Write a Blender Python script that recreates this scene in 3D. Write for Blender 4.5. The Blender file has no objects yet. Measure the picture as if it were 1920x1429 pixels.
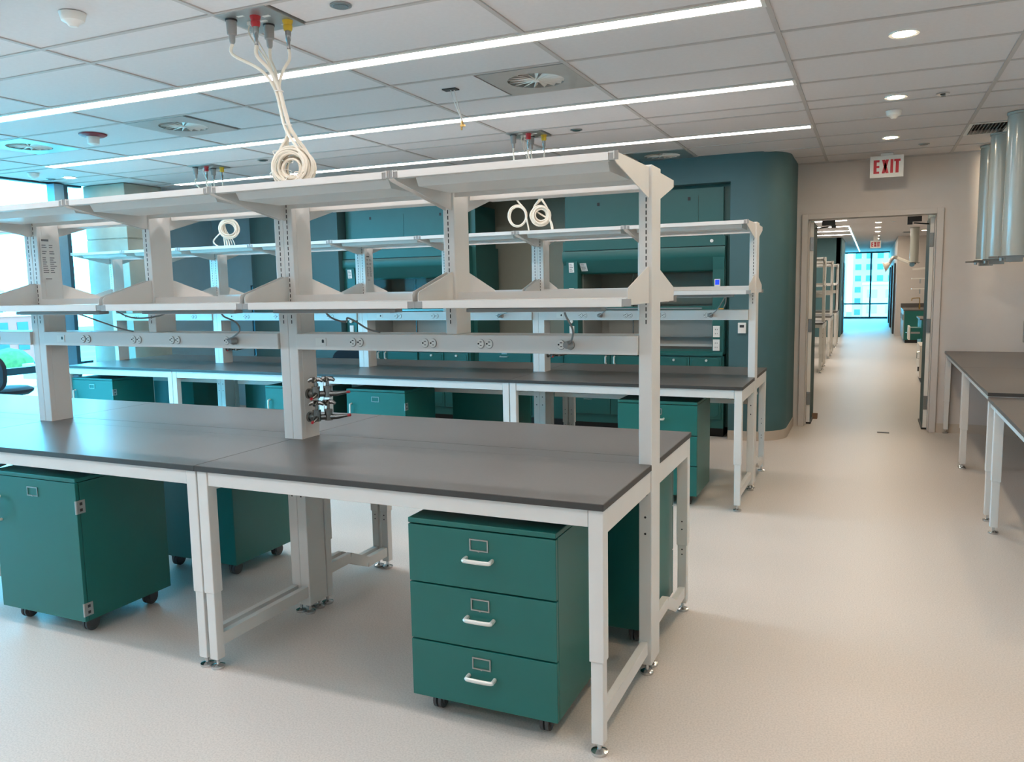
import bpy, bmesh, math, random
from mathutils import Vector, Matrix
random.seed(7)
sc = bpy.context.scene
C = sc.collection

# ------------------------------------------------------------------ camera
CAM = (0.8028, -2.5327, 1.6403); YAW, PITCH, ROLL, FPX = -0.4197, -0.1143, -0.0184, 1513.37
f = Vector((math.sin(YAW)*math.cos(PITCH), math.cos(YAW)*math.cos(PITCH), math.sin(PITCH)))
r = Vector((math.cos(YAW), -math.sin(YAW), 0)); u = r.cross(f)
r, u = r*math.cos(ROLL)+u*math.sin(ROLL), -r*math.sin(ROLL)+u*math.cos(ROLL)
cd = bpy.data.cameras.new('camera'); cam = bpy.data.objects.new('camera', cd); C.objects.link(cam)
cd.sensor_width = 36; cd.lens = FPX/1920*36; cd.clip_end = 2000; cd.clip_start = .05
cam.matrix_world = Matrix(((r.x, u.x, -f.x, CAM[0]), (r.y, u.y, -f.y, CAM[1]), (r.z, u.z, -f.z, CAM[2]), (0, 0, 0, 1)))
sc.camera = cam

# ------------------------------------------------------------------ world, exposure
w = bpy.data.worlds.new('sky'); sc.world = w; w.use_nodes = True
nt = w.node_tree; bg = nt.nodes['Background']
bg.inputs['Color'].default_value = (0.085, 0.58, 0.92, 1); bg.inputs['Strength'].default_value = 18.0
sc.view_settings.view_transform = 'Standard'; sc.view_settings.look = 'None'
sc.view_settings.exposure = 0.16; sc.view_settings.gamma = 1.0; sc.view_settings.use_curve_mapping = False
sc.cycles.use_denoising = True; sc.cycles.max_bounces = 8; sc.cycles.diffuse_bounces = 5
sc.cycles.transparent_max_bounces = 16; sc.cycles.sample_clamp_indirect = 6
STRIP_E, DOWN_E, FAR_E = 20.5, 300.0, 26.0

# ------------------------------------------------------------------ materials
def lin(c): return tuple(((x/255)/12.92 if x/255 <= .04045 else ((x/255+.055)/1.055)**2.4) for x in c)
M = {}
def mat(name, rgb, rough=.5, metal=0.0, var=.04, scale=8.0, bump=0.0, bscale=200.0, spec=.5, coat=0.0):
    m = bpy.data.materials.new(name); m.use_nodes = True; M[name] = m
    n, l = m.node_tree.nodes, m.node_tree.links; b = n['Principled BSDF']
    c = lin(rgb)
    tc = n.new('ShaderNodeTexCoord'); nz = n.new('ShaderNodeTexNoise'); nz.inputs['Scale'].default_value = scale; nz.inputs['Detail'].default_value = 3
    l.new(tc.outputs['Object'], nz.inputs['Vector'])
    rp = n.new('ShaderNodeValToRGB'); l.new(nz.outputs['Fac'], rp.inputs['Fac'])
    rp.color_ramp.elements[0].position = .3; rp.color_ramp.elements[1].position = .7
    rp.color_ramp.elements[0].color = tuple(max(0, x*(1-var)) for x in c)+(1,)
    rp.color_ramp.elements[1].color = tuple(min(1, x*(1+var)) for x in c)+(1,)
    l.new(rp.outputs['Color'], b.inputs['Base Color'])
    b.inputs['Roughness'].default_value = rough; b.inputs['Metallic'].default_value = metal
    b.inputs['Specular IOR Level'].default_value = spec
    if coat: b.inputs['Coat Weight'].default_value = coat; b.inputs['Coat Roughness'].default_value = .12
    if bump:
        n2 = n.new('ShaderNodeTexNoise'); n2.inputs['Scale'].default_value = bscale; l.new(tc.outputs['Object'], n2.inputs['Vector'])
        bp = n.new('ShaderNodeBump'); bp.inputs['Strength'].default_value = bump; bp.inputs['Distance'].default_value = .002
        l.new(n2.outputs['Fac'], bp.inputs['Height']); l.new(bp.outputs['Normal'], b.inputs['Normal'])
    return m
def emit(name, rgb, strength):
    m = bpy.data.materials.new(name); m.use_nodes = True; M[name] = m
    n, l = m.node_tree.nodes, m.node_tree.links; n.remove(n['Principled BSDF'])
    e = n.new('ShaderNodeEmission'); e.inputs['Color'].default_value = tuple(rgb)+(1,); e.inputs['Strength'].default_value = strength
    l.new(e.outputs['Emission'], n['Material Output'].inputs['Surface']); return m
def glass(name, tint=(1, 1, 1), fac=.08):
    m = bpy.data.materials.new(name); m.use_nodes = True; M[name] = m
    n, l = m.node_tree.nodes, m.node_tree.links; n.remove(n['Principled BSDF'])
    t = n.new('ShaderNodeBsdfTransparent'); t.inputs['Color'].default_value = tuple(tint)+(1,)
    g = n.new('ShaderNodeBsdfGlossy'); g.inputs['Roughness'].default_value = .02
    x = n.new('ShaderNodeMixShader'); lw = n.new('ShaderNodeLayerWeight'); lw.inputs['Blend'].default_value = fac
    l.new(lw.outputs['Fresnel'], x.inputs['Fac']); l.new(t.outputs[0], x.inputs[1]); l.new(g.outputs[0], x.inputs[2])
    l.new(x.outputs[0], n['Material Output'].inputs['Surface']); return m
mat('white_metal', (218, 216, 212), .38, var=.015)
mat('worktop', (84, 80, 77), .34, var=.05, scale=60, bump=.05, bscale=600, spec=.6)
mat('worktop_edge', (58, 56, 54), .5, var=.05, scale=60)
mat('teal_cabinet', (20, 101, 94), .36, var=.02)
mat('teal_hood', (33, 94, 90), .38, var=.02)
mat('teal_wall', (64, 100, 104), .6, var=.02, bump=.06, bscale=350)
mat('wall_paint', (204, 197, 192), .65, var=.015, bump=.06, bscale=350)
mat('wall_lit_olive', (158, 158, 142), .65, var=.015)  # light grey drywall with the greenish light on it mixed into the colour
mat('dark_red', (128, 44, 54), .45, var=.05)
mat('wall_lit_blue', (150, 192, 206), .6, var=.02, bump=.06, bscale=350)  # back-left walls: blue window light is put into this colour
mat('tile', (217, 212, 211), .85, var=.02, scale=40, bump=.25, bscale=500)
mat('grid', (186, 180, 176), .6, var=.02)
mat('base_vinyl', (190, 178, 164), .55, var=.03)
mat('concrete', (150, 156, 146), .8, var=.16, scale=2.5, bump=.3, bscale=40)
mat('dark_frame', (40, 62, 74), .45, var=.05)
mat('blue_tint_frame', (92, 128, 148), .45, var=.05)  # mullion covers carry the window's blue tint in their base colour
mat('black', (16, 17, 18), .5, var=.1)
mat('charcoal', (48, 50, 53), .55, var=.08)
mat('navy_fabric', (30, 38, 48), .85, var=.1, scale=90, bump=.3, bscale=300)
mat('chrome', (205, 208, 210), .14, 1.0, var=.03)
mat('steel', (165, 167, 166), .35, 1.0, var=.05)
mat('gunmetal', (138, 142, 142), .26, 1.0, var=.05)
mat('aluminium', (178, 180, 178), .42, .85, var=.04)
mat('satin', (220, 220, 214), .35, .35, var=.03)
mat('rubber_grey', (74, 76, 78), .6, var=.06)
mat('grey_plastic', (150, 150, 148), .5, var=.04)
mat('light_plastic', (228, 226, 220), .42, var=.02)
mat('cable_white', (226, 219, 204), .5, var=.03)
mat('cable_grey', (128, 130, 130), .5, var=.03)
mat('red', (176, 38, 46), .42, var=.05)
mat('sign_red', (190, 22, 48), .5, var=.03)
mat('yellow', (206, 170, 38), .45, var=.05)
mat('brass', (170, 140, 84), .3, .9, var=.05)
mat('paper', (232, 232, 228), .7, var=.02)
mat('print', (120, 122, 124), .8, var=.05)
mat('liner', (170, 168, 162), .5, var=.02)
mat('duct_paint', (168, 171, 164), .22, var=.01, coat=.4)
mat('foliage', (82, 88, 44), .9, var=.3, scale=1.5)
mat('roof_pale', (250, 240, 232), .9, var=.08, scale=.2)
mat('bldg_white', (236, 228, 220), .9, var=.04, scale=.3)
mat('bldg_pink', (206, 92, 80), .9, var=.08, scale=.3)
mat('bldg_glass', (200, 204, 208), .4, var=.15, scale=.15)
mat('bldg_window', (74, 84, 92), .3, var=.1, scale=.5)
mat('ground', (128, 118, 108), .95, var=.15, scale=.05)
mat('door_wood', (118, 84, 58), .6, var=.1)
emit('strip_glow', (1.0, .90, .865), STRIP_E)
emit('down_glow', (1.0, .80, .56), DOWN_E)
emit('far_glow', (1.0, .95, .88), FAR_E)
emit('screen_blue', (.03, .08, 1.0), 1.3)
glass('glass'); glass('sash_glass', (.86, .9, .88), .12)
def floor_mat():
    m = mat('floor_vinyl', (208, 199, 188), .42, var=.0)
    n, l = m.node_tree.nodes, m.node_tree.links; b = n['Principled BSDF']
    tc = n.new('ShaderNodeTexCoord'); c = lin((207, 199, 191))
    a = n.new('ShaderNodeTexNoise'); a.inputs['Scale'].default_value = 140; a.inputs['Detail'].default_value = 2
    s = n.new('ShaderNodeTexNoise'); s.inputs['Scale'].default_value = 1.3; s.inputs['Detail'].default_value = 4
    l.new(tc.outputs['Object'], a.inputs['Vector']); l.new(tc.outputs['Object'], s.inputs['Vector'])
    r1 = n.new('ShaderNodeValToRGB'); r1.color_ramp.elements[0].position = .32; r1.color_ramp.elements[1].position = .62
    r1.color_ramp.elements[0].color = tuple(x*.86 for x in c)+(1,); r1.color_ramp.elements[1].color = tuple(x*1.05 for x in c)+(1,)
    r2 = n.new('ShaderNodeValToRGB'); r2.color_ramp.elements[0].color = (.95, .95, .95, 1); r2.color_ramp.elements[1].color = (1, 1, 1, 1)
    l.new(a.outputs['Fac'], r1.inputs['Fac']); l.new(s.outputs['Fac'], r2.inputs['Fac'])
    mx = n.new('ShaderNodeMix'); mx.data_type = 'RGBA'; mx.blend_type = 'MULTIPLY'; mx.inputs[0].default_value = 1
    l.new(r1.outputs['Color'], mx.inputs[6]); l.new(r2.outputs['Color'], mx.inputs[7]); l.new(mx.outputs[2], b.inputs['Base Color'])
floor_mat()

# ------------------------------------------------------------------ mesh helpers
class MB:
    def __init__(s): s.v = []; s.f = []
    def _add(s, vs, fs):
        o = len(s.v); s.v += [tuple(v) for v in vs]; s.f += [tuple(i+o for i in q) for q in fs]; return s
    def box(s, x0, x1, y0, y1, z0, z1):
        return s._add([(x0,y0,z0),(x1,y0,z0),(x1,y1,z0),(x0,y1,z0),(x0,y0,z1),(x1,y0,z1),(x1,y1,z1),(x0,y1,z1)],
                      [(0,3,2,1),(4,5,6,7),(0,1,5,4),(1,2,6,5),(2,3,7,6),(3,0,4,7)])
    def bar(s, p0, p1, w, h, up=(0,0,1)):
        p0, p1 = Vector(p0), Vector(p1); d = (p1-p0).normalized(); up = Vector(up)
        if abs(d.dot(up)) > .95: up = Vector((1,0,0))
        sx = d.cross(up).normalized(); sy = sx.cross(d)
        vs = [p+sx*a*w/2+sy*b*h/2 for p in (p0, p1) for a, b in ((-1,-1),(1,-1),(1,1),(-1,1))]
        return s._add(vs, [(0,3,2,1),(4,5,6,7),(0,1,5,4),(1,2,6,5),(2,3,7,6),(3,0,4,7)])
    def prism(s, poly, axis, a, b):
        k = len(poly)
        g = {'x': lambda p, t: (t, p[0], p[1]), 'y': lambda p, t: (p[0], t, p[1]), 'z': lambda p, t: (p[0], p[1], t)}[axis]
        vs = [g(p, a) for p in poly]+[g(p, b) for p in poly]
        return s._add(vs, [tuple(range(k)), tuple(range(2*k-1, k-1, -1))]+[(i, (i+1) % k, k+(i+1) % k, k+i) for i in range(k)])
    def cyl(s, p0, p1, r0, n=14, r1=None):
        return s.tube([p0, p1], [r0, r0 if r1 is None else r1], n)
    def tube(s, pts, rad, n=8, closed=False):
        pts = [Vector(p) for p in pts]; k = len(pts)
        if not isinstance(rad, (list, tuple)): rad = [rad]*k
        tang = []
        for i in range(k):
            a = pts[(i-1) % k] if (closed or i > 0) else pts[i]; b = pts[(i+1) % k] if (closed or i < k-1) else pts[i]
            t = b-a; tang.append(t.normalized() if t.length > 1e-9 else Vector((0,0,1)))
        ref = Vector((0,0,1)) if abs(tang[0].z) < .9 else Vector((1,0,0))
        nx = tang[0].cross(ref).normalized(); vs = []
        for i in range(k):
            nx = (nx-tang[i]*nx.dot(tang[i])); nx = nx.normalized() if nx.length > 1e-6 else tang[i].orthogonal().normalized()
            ny = tang[i].cross(nx)
            for j in range(n):
                a = 2*math.pi*j/n; vs.append(pts[i]+(nx*math.cos(a)+ny*math.sin(a))*rad[i])
        fs = []
        for i in range(k if closed else k-1):
            for j in range(n):
                fs.append((i*n+j, i*n+(j+1) % n, ((i+1) % k)*n+(j+1) % n, ((i+1) % k)*n+j))
        if not closed: fs += [tuple(range(n-1, -1, -1)), tuple(range((k-1)*n, k*n))]
        return s._add(vs, fs)
    def lathe(s, prof, c=(0,0,0), n=20):
        vs = []; k = len(prof)
        for (rr, z) in prof:
            for j in range(n):
                a = 2*math.pi*j/n; vs.append((c[0]+rr*math.cos(a), c[1]+rr*math.sin(a), c[2]+z))
        fs = [(i*n+j, i*n+(j+1) % n, (i+1)*n+(j+1) % n, (i+1)*n+j) for i in range(k-1) for j in range(n)]
        fs += [tuple(range(n-1, -1, -1)), tuple(range((k-1)*n, k*n))]
        return s._add(vs, fs)
    def move(s, d, rz=0):
        c, q = math.cos(rz), math.sin(rz)
        s.v = [(x*c-y*q+d[0], x*q+y*c+d[1], z+d[2]) for x, y, z in s.v]; return s
    def mesh(s, name, m):
        me = bpy.data.meshes.new(name); me.from_pydata(s.v, [], s.f)
        b = bmesh.new(); b.from_mesh(me); bmesh.ops.recalc_face_normals(b, faces=b.faces); b.to_mesh(me); b.free()
        me.materials.append(M[m]); return me
    def build(s, name, m, parent=None, smooth=False, bevel=0.0, loc=None):
        me = s.mesh(name, m)
        if smooth:
            for p in me.polygons: p.use_smooth = True
            me.set_sharp_from_angle(angle=math.radians(38))
        o = bpy.data.objects.new(name, me); C.objects.link(o)
        if parent is not None: o.parent = parent
        if loc: o.location = loc
        if bevel:
            bv = o.modifiers.new('bevel', 'BEVEL'); bv.width = bevel; bv.segments = 2; bv.limit_method = 'ANGLE'
        return o
def tag(o, label, cat, group=None, kind=None):
    o['label'] = label; o['category'] = cat
    if group: o['group'] = group
    if kind: o['kind'] = kind
    return o
def struct(o): o['kind'] = 'structure'; return o
def thing(name, label, cat, loc=(0,0,0), rz=0, group=None):
    o = bpy.data.objects.new(name, None); C.objects.link(o); o.empty_display_size = .1
    o.location = loc; o.rotation_euler = (0,0,rz); return tag(o, label, cat, group)
def copy_part(o, parent, d=None):
    c = o.copy(); C.objects.link(c); c.parent = parent
    if d: c.location = (o.location[0]+d[0], o.location[1]+d[1], o.location[2]+d[2])
    for ch in list(o.children): copy_part(ch, c)
    return c
def copy_tree(root, loc, label, group=None, rz=None):
    c = root.copy(); C.objects.link(c); c.location = loc; c['label'] = label
    if rz is not None: c.rotation_euler = (0,0,rz)
    if group: c['group'] = group
    for ch in list(root.children): copy_part(ch, c)
    return c
def arc(cx, cy, rr, a0, a1, n=10):
    return [(cx+rr*math.cos(math.radians(a0+(a1-a0)*i/n)), cy+rr*math.sin(math.radians(a0+(a1-a0)*i/n))) for i in range(n+1)]
def smooth_path(pts, n=6):
    pts = [Vector(p) for p in pts]; out = []
    for i in range(len(pts)-1):
        p0 = pts[max(i-1, 0)]; p1 = pts[i]; p2 = pts[i+1]; p3 = pts[min(i+2, len(pts)-1)]
        for k in range(n):
            t = k/n
            out.append(.5*((2*p1)+(p2-p0)*t+(2*p0-5*p1+4*p2-p3)*t*t+(3*p1-p0-3*p2+p3)*t**3))
    out.append(pts[-1]); return out

ZC = 2.964; XL = -8.03; XR = 2.32; YF = -7.0; YB = 7.25

# ------------------------------------------------------------------ shell
struct(MB().box(XL-.3, 3.4, YF-.2, 37.2, -.3, 0).build('floor', 'floor_vinyl'))
struct(MB().box(XL-.15, XR+.15, YF-.15, YF, 0, 3.1).build('wall_front', 'wall_paint'))
struct(MB().box(XR, XR+.15, YF, YB+.15, 0, 3.1).build('wall_right', 'wall_paint'))
# wall with the double door
DX0, DX1, DZ = .122, 1.405, 2.345
struct(MB().box(-.02, DX0-.01, YB, YB+.14, 0, 3.1).box(DX1+.01, XR, YB, YB+.14, 0, 3.1)
       .box(DX0-.01, DX1+.01, YB, YB+.14, DZ+.01, 3.1).build('wall_back', 'wall_paint'))
# the rounded teal block with the hood alcove
def roundL(off=0.0):
    return ([(-7.16-off, 7.2), (-7.16-off, 6.62)]+[(-7.16-off+.5*(1+math.cos(math.radians(a))), 6.62-(.5+off)*math.sin(math.radians(-a))) for a in (-165, -150, -135, -120, -105, -90)]
            if False else [(-7.16-off, 7.2)]+[(x, y) for x, y in arc(-6.66, 6.62, .5+off, 180, 270)]+[(-5.46, 6.12-off), (-5.46, 7.2)])
def roundR(off=0.0):
    return [(-.56, 7.25), (-.56, 6.12-off), (-.38, 6.12-off)]+arc(-.38, 6.5, .38+off, -90, 0)[1:]+[(0+off, 7.25)]
tw = MB().prism(roundL(), 'z', .1, 3.0).prism(roundR(), 'z', .1, 3.0).box(-5.46, -.56, 6.12, 6.27, 2.69, 3.0)
tw.box(-5.46, -.56, 6.27, 7.2, 2.78, 2.82).box(-7.16, -7.0, 7.0, 10.0, .1, 3.0)
struct(tw.build('wall_center', 'teal_wall', smooth=True))
struct(MB().box(-5.46, -.56, 7.18, 7.24, 0, 2.8).build('wall_alcove', 'wall_lit_olive'))
struct(MB().prism(roundL(.008), 'z', 0, .1).prism(roundR(.008), 'z', 0, .1).build('baseboard_center', 'base_vinyl', smooth=True))
struct(MB().box(DX1+.065, XR, YB-.012, YB, 0, .1).build('baseboard_back', 'base_vinyl'))
struct(MB().box(XR-.012, XR, YF, YB, 0, .1).build('baseboard_right', 'base_vinyl'))
# left end: solid return walls behind the column
struct(MB().box(XL-.15, XL, 4.95, 6.7, 0, 3.0).box(XL-.15, XL, YF, -2.2, 0, 3.0).build('wall_left', 'wall_lit_blue'))
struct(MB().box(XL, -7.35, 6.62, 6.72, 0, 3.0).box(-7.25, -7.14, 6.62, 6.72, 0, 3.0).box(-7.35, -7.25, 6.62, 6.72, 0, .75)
       .box(-7.35, -7.25, 6.62, 6.72, 1.74, 3.0).box(XL, -7.14, 6.612, 6.62, 2.395, 2.40).box(XL, -7.14, 6.605, 6.62, 2.44, 2.45).build('wall_corner', 'wall_lit_blue'))
w2 = struct(MB().box(-7.36, -7.345, 6.61, 6.63, .74, 1.75).box(-7.255, -7.24, 6.61, 6.63, .74, 1.75).box(-7.36, -7.24, 6.61, 6.63, 1.735, 1.75).build('window_2', 'dark_frame'))
MB().box(-7.345, -7.255, 6.65, 6.656, .75, 1.74).build('pane', 'glass', w2)

# window wall on the left
win = struct(MB().box(XL-.06, XL+.02, -2.2, 4.5, 2.945, 3.0).box(XL-.06, XL+.02, -2.2, 4.5, 0, .06).build('window_1', 'dark_frame'))
WY0 = -2.2; ys = [WY0, -.6, 1.0, 2.6, 4.205, 4.5]
for i, y in enumerate(ys[1:-1]):
    MB().box(XL-.06, XL+.12, y-.028, y+.028, .06, 2.945).build('mullion', 'dark_frame', win)
    MB().box(XL+.0, XL+.125, y-.15, y-.028, .06, 2.945).build('mullion_cover', 'blue_tint_frame', win)
for i in range(len(ys)-1):
    MB().box(XL-.05, XL+.03, ys[i]+.028, ys[i+1]-.028, .77, .85).build('transom', 'dark_frame', win)
    for z0, z1 in ((.06, .77), (.85, 2.945)):
        MB().box(XL-.02, XL-.012, ys[i]+.028, ys[i+1]-.028, z0, z1).build('pane', 'glass', win)
cc = MB().box(-7.99, -7.3, 4.5, 5.06, 0, 2.31).box(-7.985, -7.305, 4.505, 5.055, 2.31, 2.322).box(-7.99, -7.3, 4.5, 5.06, 2.322, 2.96)
tag(cc.build('concrete_column', 'concrete', bevel=.008), 'bare concrete column standing beside the left window', 'column')

# ------------------------------------------------------------------ ceiling
ceil = struct(MB().box(XL-.15, XR+.15, YF, YB+.1, 3.0, 3.1).build('ceiling', 'grid'))
xcols = [XL, -6.955, -5.745, -4.535, -3.325, -2.115, -.905, .305, 1.515, XR]
rowsL = [(-.64, -.18, 't'), (-.18, -.03, 'L'), (-.03, .58, 't'), (.58, .885, 'n'), (.885, 1.52, 't'), (1.52, 1.67, 'L'), (1.67, 2.134, 't'), (2.134, 2.754, 'd'),
         (2.754, 3.216, 't'), (3.216, 3.37, 'L'), (3.37, 3.96, 't'), (3.96, 4.27, 'n'), (4.27, 4.89, 't'), (4.89, 5.045, 'L'), (5.045, 5.55, 't'),
         (5.55, 6.16, 'd'), (6.16, 6.75, 't'), (6.75, 7.25, 't')]
rowsR = [-.64, -.03, .58, .885, 1.52, 2.134, 2.754, 3.37, 3.96, 4.27, 4.89, 5.55, 6.16, 6.75, 7.25]
diffs = [(-1.21, 2.444), (-4.23, 2.444), (-6.05, 2.444), (-1.21, 5.855)]
panels = [(-1.96, .7325), (-1.96, 4.115), (-5.60, 4.115)]
tile_cache = {}
def tile(x0, x1, y0, y1):
    g = .011; key = (round(x1-x0, 3), round(y1-y0, 3))
    if key not in tile_cache:
        hx, hy = (x1-x0)/2-g, (y1-y0)/2-g
        tile_cache[key] = MB().box(-hx, hx, -hy, hy, 0, .03).mesh('ceiling_tile', 'tile')
    o = bpy.data.objects.new('ceiling_tile', tile_cache[key]); C.objects.link(o); o.parent = ceil
    o.location = ((x0+x1)/2, (y0+y1)/2, ZC+.004)
def hole(x0, x1, y0, y1, lst, h):
    for (dx, dy) in lst:
        if x0-.01 < dx < x1+.01 and y0 < dy < y1: return (dx-h, dx+h)
for ci in range(len(xcols)-1):
    x0, x1 = xcols[ci], xcols[ci+1]
    if x1 <= .31:
        for (y0, y1, t) in rowsL:
            if y0 >= 5.9 and x0 > -7 and x1 < .0: continue     # inside the teal block
            if t == 'L' and x0 >= -6.96: continue
            if y0 > 6.6 and x0 > -7.2 and x1 < .25: continue
            hr = hole(x0, x1, y0, y1, diffs, .305) if t == 'd' else (hole(x0, x1, y0, y1, panels, .155) if t == 'n' else None)
            if hr:
                if hr[0]-x0 > .08: tile(x0, hr[0], y0, y1)
                if x1-hr[1] > .08: tile(hr[1], x1, y0, y1)
            else: tile(x0, x1, y0, y1)
    else:
        for k in range(len(rowsR)-1):
            y0, y1 = rowsR[k], rowsR[k+1]
            if x0 > 1.5 and abs(y0-5.55) < .01:
                tile(x0, 1.56, y0, y1) if False else None; tile(1.86, x1, y0, y1)
            else: tile(x0, x1, y0, y1)
tz0, tz1 = ZC-.002, ZC+.02
for x in xcols[1:-1]:
    MB().box(x-.013, x+.013, -.64, 7.25, tz0-.001, tz1).build('grid_tee', 'grid', ceil)
for y in sorted({round(a, 3) for (a, b, t) in rowsL}):
    if y > -.7: MB().box(XL, .3, y-.012, y+.012, tz0, tz1).build('grid_tee', 'grid', ceil)
for y in rowsR: MB().box(.31, XR, y-.012, y+.012, tz0, tz1).build('grid_tee', 'grid', ceil)
MB().box(XL, XR, YB-.02, YB, ZC-.012, ZC+.01).build('wall_angle', 'grid', ceil)
MB().box(XL, XR, YF, -.66, ZC, ZC+.03).build('rear_tiles', 'tile', ceil)

ordn = ['nearest', 'second', 'third', 'fourth', 'fifth']
for (y0, label) in [(-.18, 'long white linear ceiling light running behind the nearest cable drop, above the front bench'), (1.52, 'long linear ceiling light nearest the camera, above the front bench'),
                    (3.216, 'long linear ceiling light over the aisle between the two benches'), (4.89, 'farthest long linear ceiling light, behind the rear bench'),
                    (-1.9, 'linear ceiling light above the camera'), (-3.6, 'linear ceiling light behind the camera'), (-5.3, 'linear ceiling light at the rear of the room')]:
    t = thing('linear_light', label, 'ceiling light', (-3.33, y0+.0765, ZC), 0, 'linear ceiling lights')
    MB().box(-3.61, 3.61, -.0765, -.055, -.006, .03).box(-3.61, 3.61, .055, .0765, -.006, .03).box(-3.63, -3.61, -.0765, .0765, -.006, .03).box(3.61, 3.63, -.0765, .0765, -.006, .03).build('housing', 'light_plastic', t)
    MB().box(-3.61, 3.61, -.055, .055, -.003, .02).build('lens', 'strip_glow', t)

def downlight(x, y, label, glow='down_glow', z=ZC):
    t = thing('downlight', label, 'downlight', (x, y, z), 0, 'round recessed downlights')
    MB().lathe([(.056, -.002), (.076, -.005), (.076, .004), (.056, .004)], n=24).build('trim_ring', 'light_plastic', t, True)
    MB().lathe([(.057, -.003), (.057, .003)], n=24).build('lens', glow, t, True)
for (y, lab) in ((-1.0, 'round ceiling downlight over the aisle, just above the camera'), (.75, 'round ceiling downlight over the aisle beside the front bench, out of view'), (2.473, 'round ceiling downlight over the aisle, nearest of three in a row'),
                 (4.12, 'round ceiling downlight over the aisle, middle of three in a row'), (5.92, 'round ceiling downlight over the aisle, just before the exit sign')):
    downlight(.917, y, lab)
downlight(-7.46, 3.92, 'round ceiling downlight close to the left window')
downlight(2.05, 6.83, 'round downlight hidden behind the hanging white duct columns')
downlight(2.02, 2.2, 'round downlight over the nearest side table')
def dome_detector(x, y, label, s=1.0):
    t = thing('smoke_detector', label, 'smoke detector', (x, y, ZC), 0, 'ceiling smoke detectors')
    MB().lathe([(.055*s, -.018*s), (.06*s, 0)], n=24).build('base', 'light_plastic', t, True)
    MB().lathe([(.004, -.062*s), (.018*s, -.06*s), (.03*s, -.045*s), (.05*s, -.035*s), (.055*s, -.018*s)], n=24).build('dome', 'light_plastic', t, True)
dome_detector(-2.68, .27, 'white domed smoke detector at the upper left')
dome_detector(.914, 4.64, 'white domed smoke detector between the aisle downlights')
dome_detector(-7.49, 3.51, 'white domed smoke detector near the window')
for (x, y, lab) in ((-1.5, .75, 'round dark sprinkler cover above the front bench, right of the cable drop'), (-1.53, 4.13, 'round dark sprinkler cover above the rear bench'), (-4.83, 4.05, 'round dark sprinkler cover above the left part of the rear bench'),
                    (-7.74, 3.9, 'round dark sprinkler cover at the window'), (1.22, 6.49, 'round grey sprinkler cover in front of the exit sign')):
    t = thing('sprinkler_cover', lab, 'sprinkler', (x, y, ZC), 0, 'round sprinkler covers')
    MB().lathe([(.042, -.006), (.05, -.004), (.05, .002)], n=20).build('rim', 'steel', t, True); MB().lathe([(.036, -.008), (.036, -.002)], n=20).build('cap', 'gunmetal', t, True)
t = thing('fire_sprinkler', 'chrome pendent sprinkler head over the right side of the aisle', 'sprinkler', (1.22, 4.16, ZC))
MB().lathe([(.02, -.012), (.045, -.006), (.045, .002)], n=20).build('escutcheon', 'chrome', t, True)
MB().cyl((0,0,-.018), (0,0,-.006), .012, 10).lathe([(.02, -.022), (.02, -.018)], n=12).build('deflector', 'gunmetal', t)
t = thing('fire_strobe', 'red ringed fire alarm strobe on the ceiling', 'alarm strobe', (-5.11, 2.33, ZC))
MB().lathe([(.085, -.018), (.105, -.008), (.108, .002)], n=28).build('ring', 'dark_red', t, True)
MB().lathe([(.03, -.085), (.045, -.075), (.05, -.02)], n=20).build('lens', 'light_plastic', t, True)

def swirl(x, y, label):
    t = thing('swirl_diffuser', label, 'air vent', (x, y, ZC), 0, 'square ceiling diffusers with radial vanes')
    n = 32; fr = MB(); h = .292; rr = .185
    ring = [(rr*math.cos(2*math.pi*i/n), rr*math.sin(2*math.pi*i/n)) for i in range(n)]
    sq = []
    for (a, b) in ring:
        k = h/max(abs(a), abs(b)); sq.append((a*k, b*k))
    vs = [(a, b, -.004) for a, b in ring]+[(a, b, -.004) for a, b in sq]+[(a, b, .008) for a, b in sq]+[(a, b, .03) for a, b in ring]
    fs = []
    for i in range(n):
        j = (i+1) % n
        fs += [(i, j, n+j, n+i), (n+i, n+j, 2*n+j, 2*n+i), (i, j, 3*n+j, 3*n+i)]
    fr._add(vs, fs); fr.box(-h, -h+.004, -h, h, -.004, .01).build('face_plate', 'aluminium', t)
    MB().box(-.2, .2, -.2, .2, .05, .06).build('plenum', 'charcoal', t)
    for i in range(16):
        a = 2*math.pi*i/16; d = Vector((math.cos(a), math.sin(a), 0)); s = Vector((-d.y, d.x, 0)); b = MB()
        p = [d*.02, d*.182]; tl = -.014
        b._add([p[0]-s*.004+Vector((0,0,-.004)), p[1]-s*tl+Vector((0,0,-.004)), p[1]+s*tl+Vector((0,0,.02)), p[0]+s*.004+Vector((0,0,.004)),
                p[0]-s*.004+Vector((0,0,-.002)), p[1]-s*tl+Vector((0,0,-.002)), p[1]+s*tl+Vector((0,0,.022)), p[0]+s*.004+Vector((0,0,.006))],
               [(0,1,2,3), (7,6,5,4), (0,4,5,1), (1,5,6,2), (2,6,7,3), (3,7,4,0)]); b.build('vane', 'light_plastic', t)
    MB().lathe([(.022, -.008), (.026, .0), (.02, .02)], n=16).build('hub', 'light_plastic', t, True)
swirl(-1.21, 2.444, 'square ceiling diffuser with radial vanes above the middle of the aisle')
swirl(-4.23, 2.444, 'square ceiling diffuser with radial vanes beside the fire strobe, on its right')
swirl(-6.05, 2.444, 'square ceiling diffuser with radial vanes at the far left edge')
swirl(-1.21, 5.855, 'square ceiling diffuser with radial vanes just in front of the teal wall')
t = thing('return_grille', 'slatted return air grille beside the hanging ducts', 'air vent', (1.69, 5.855, ZC))
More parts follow.
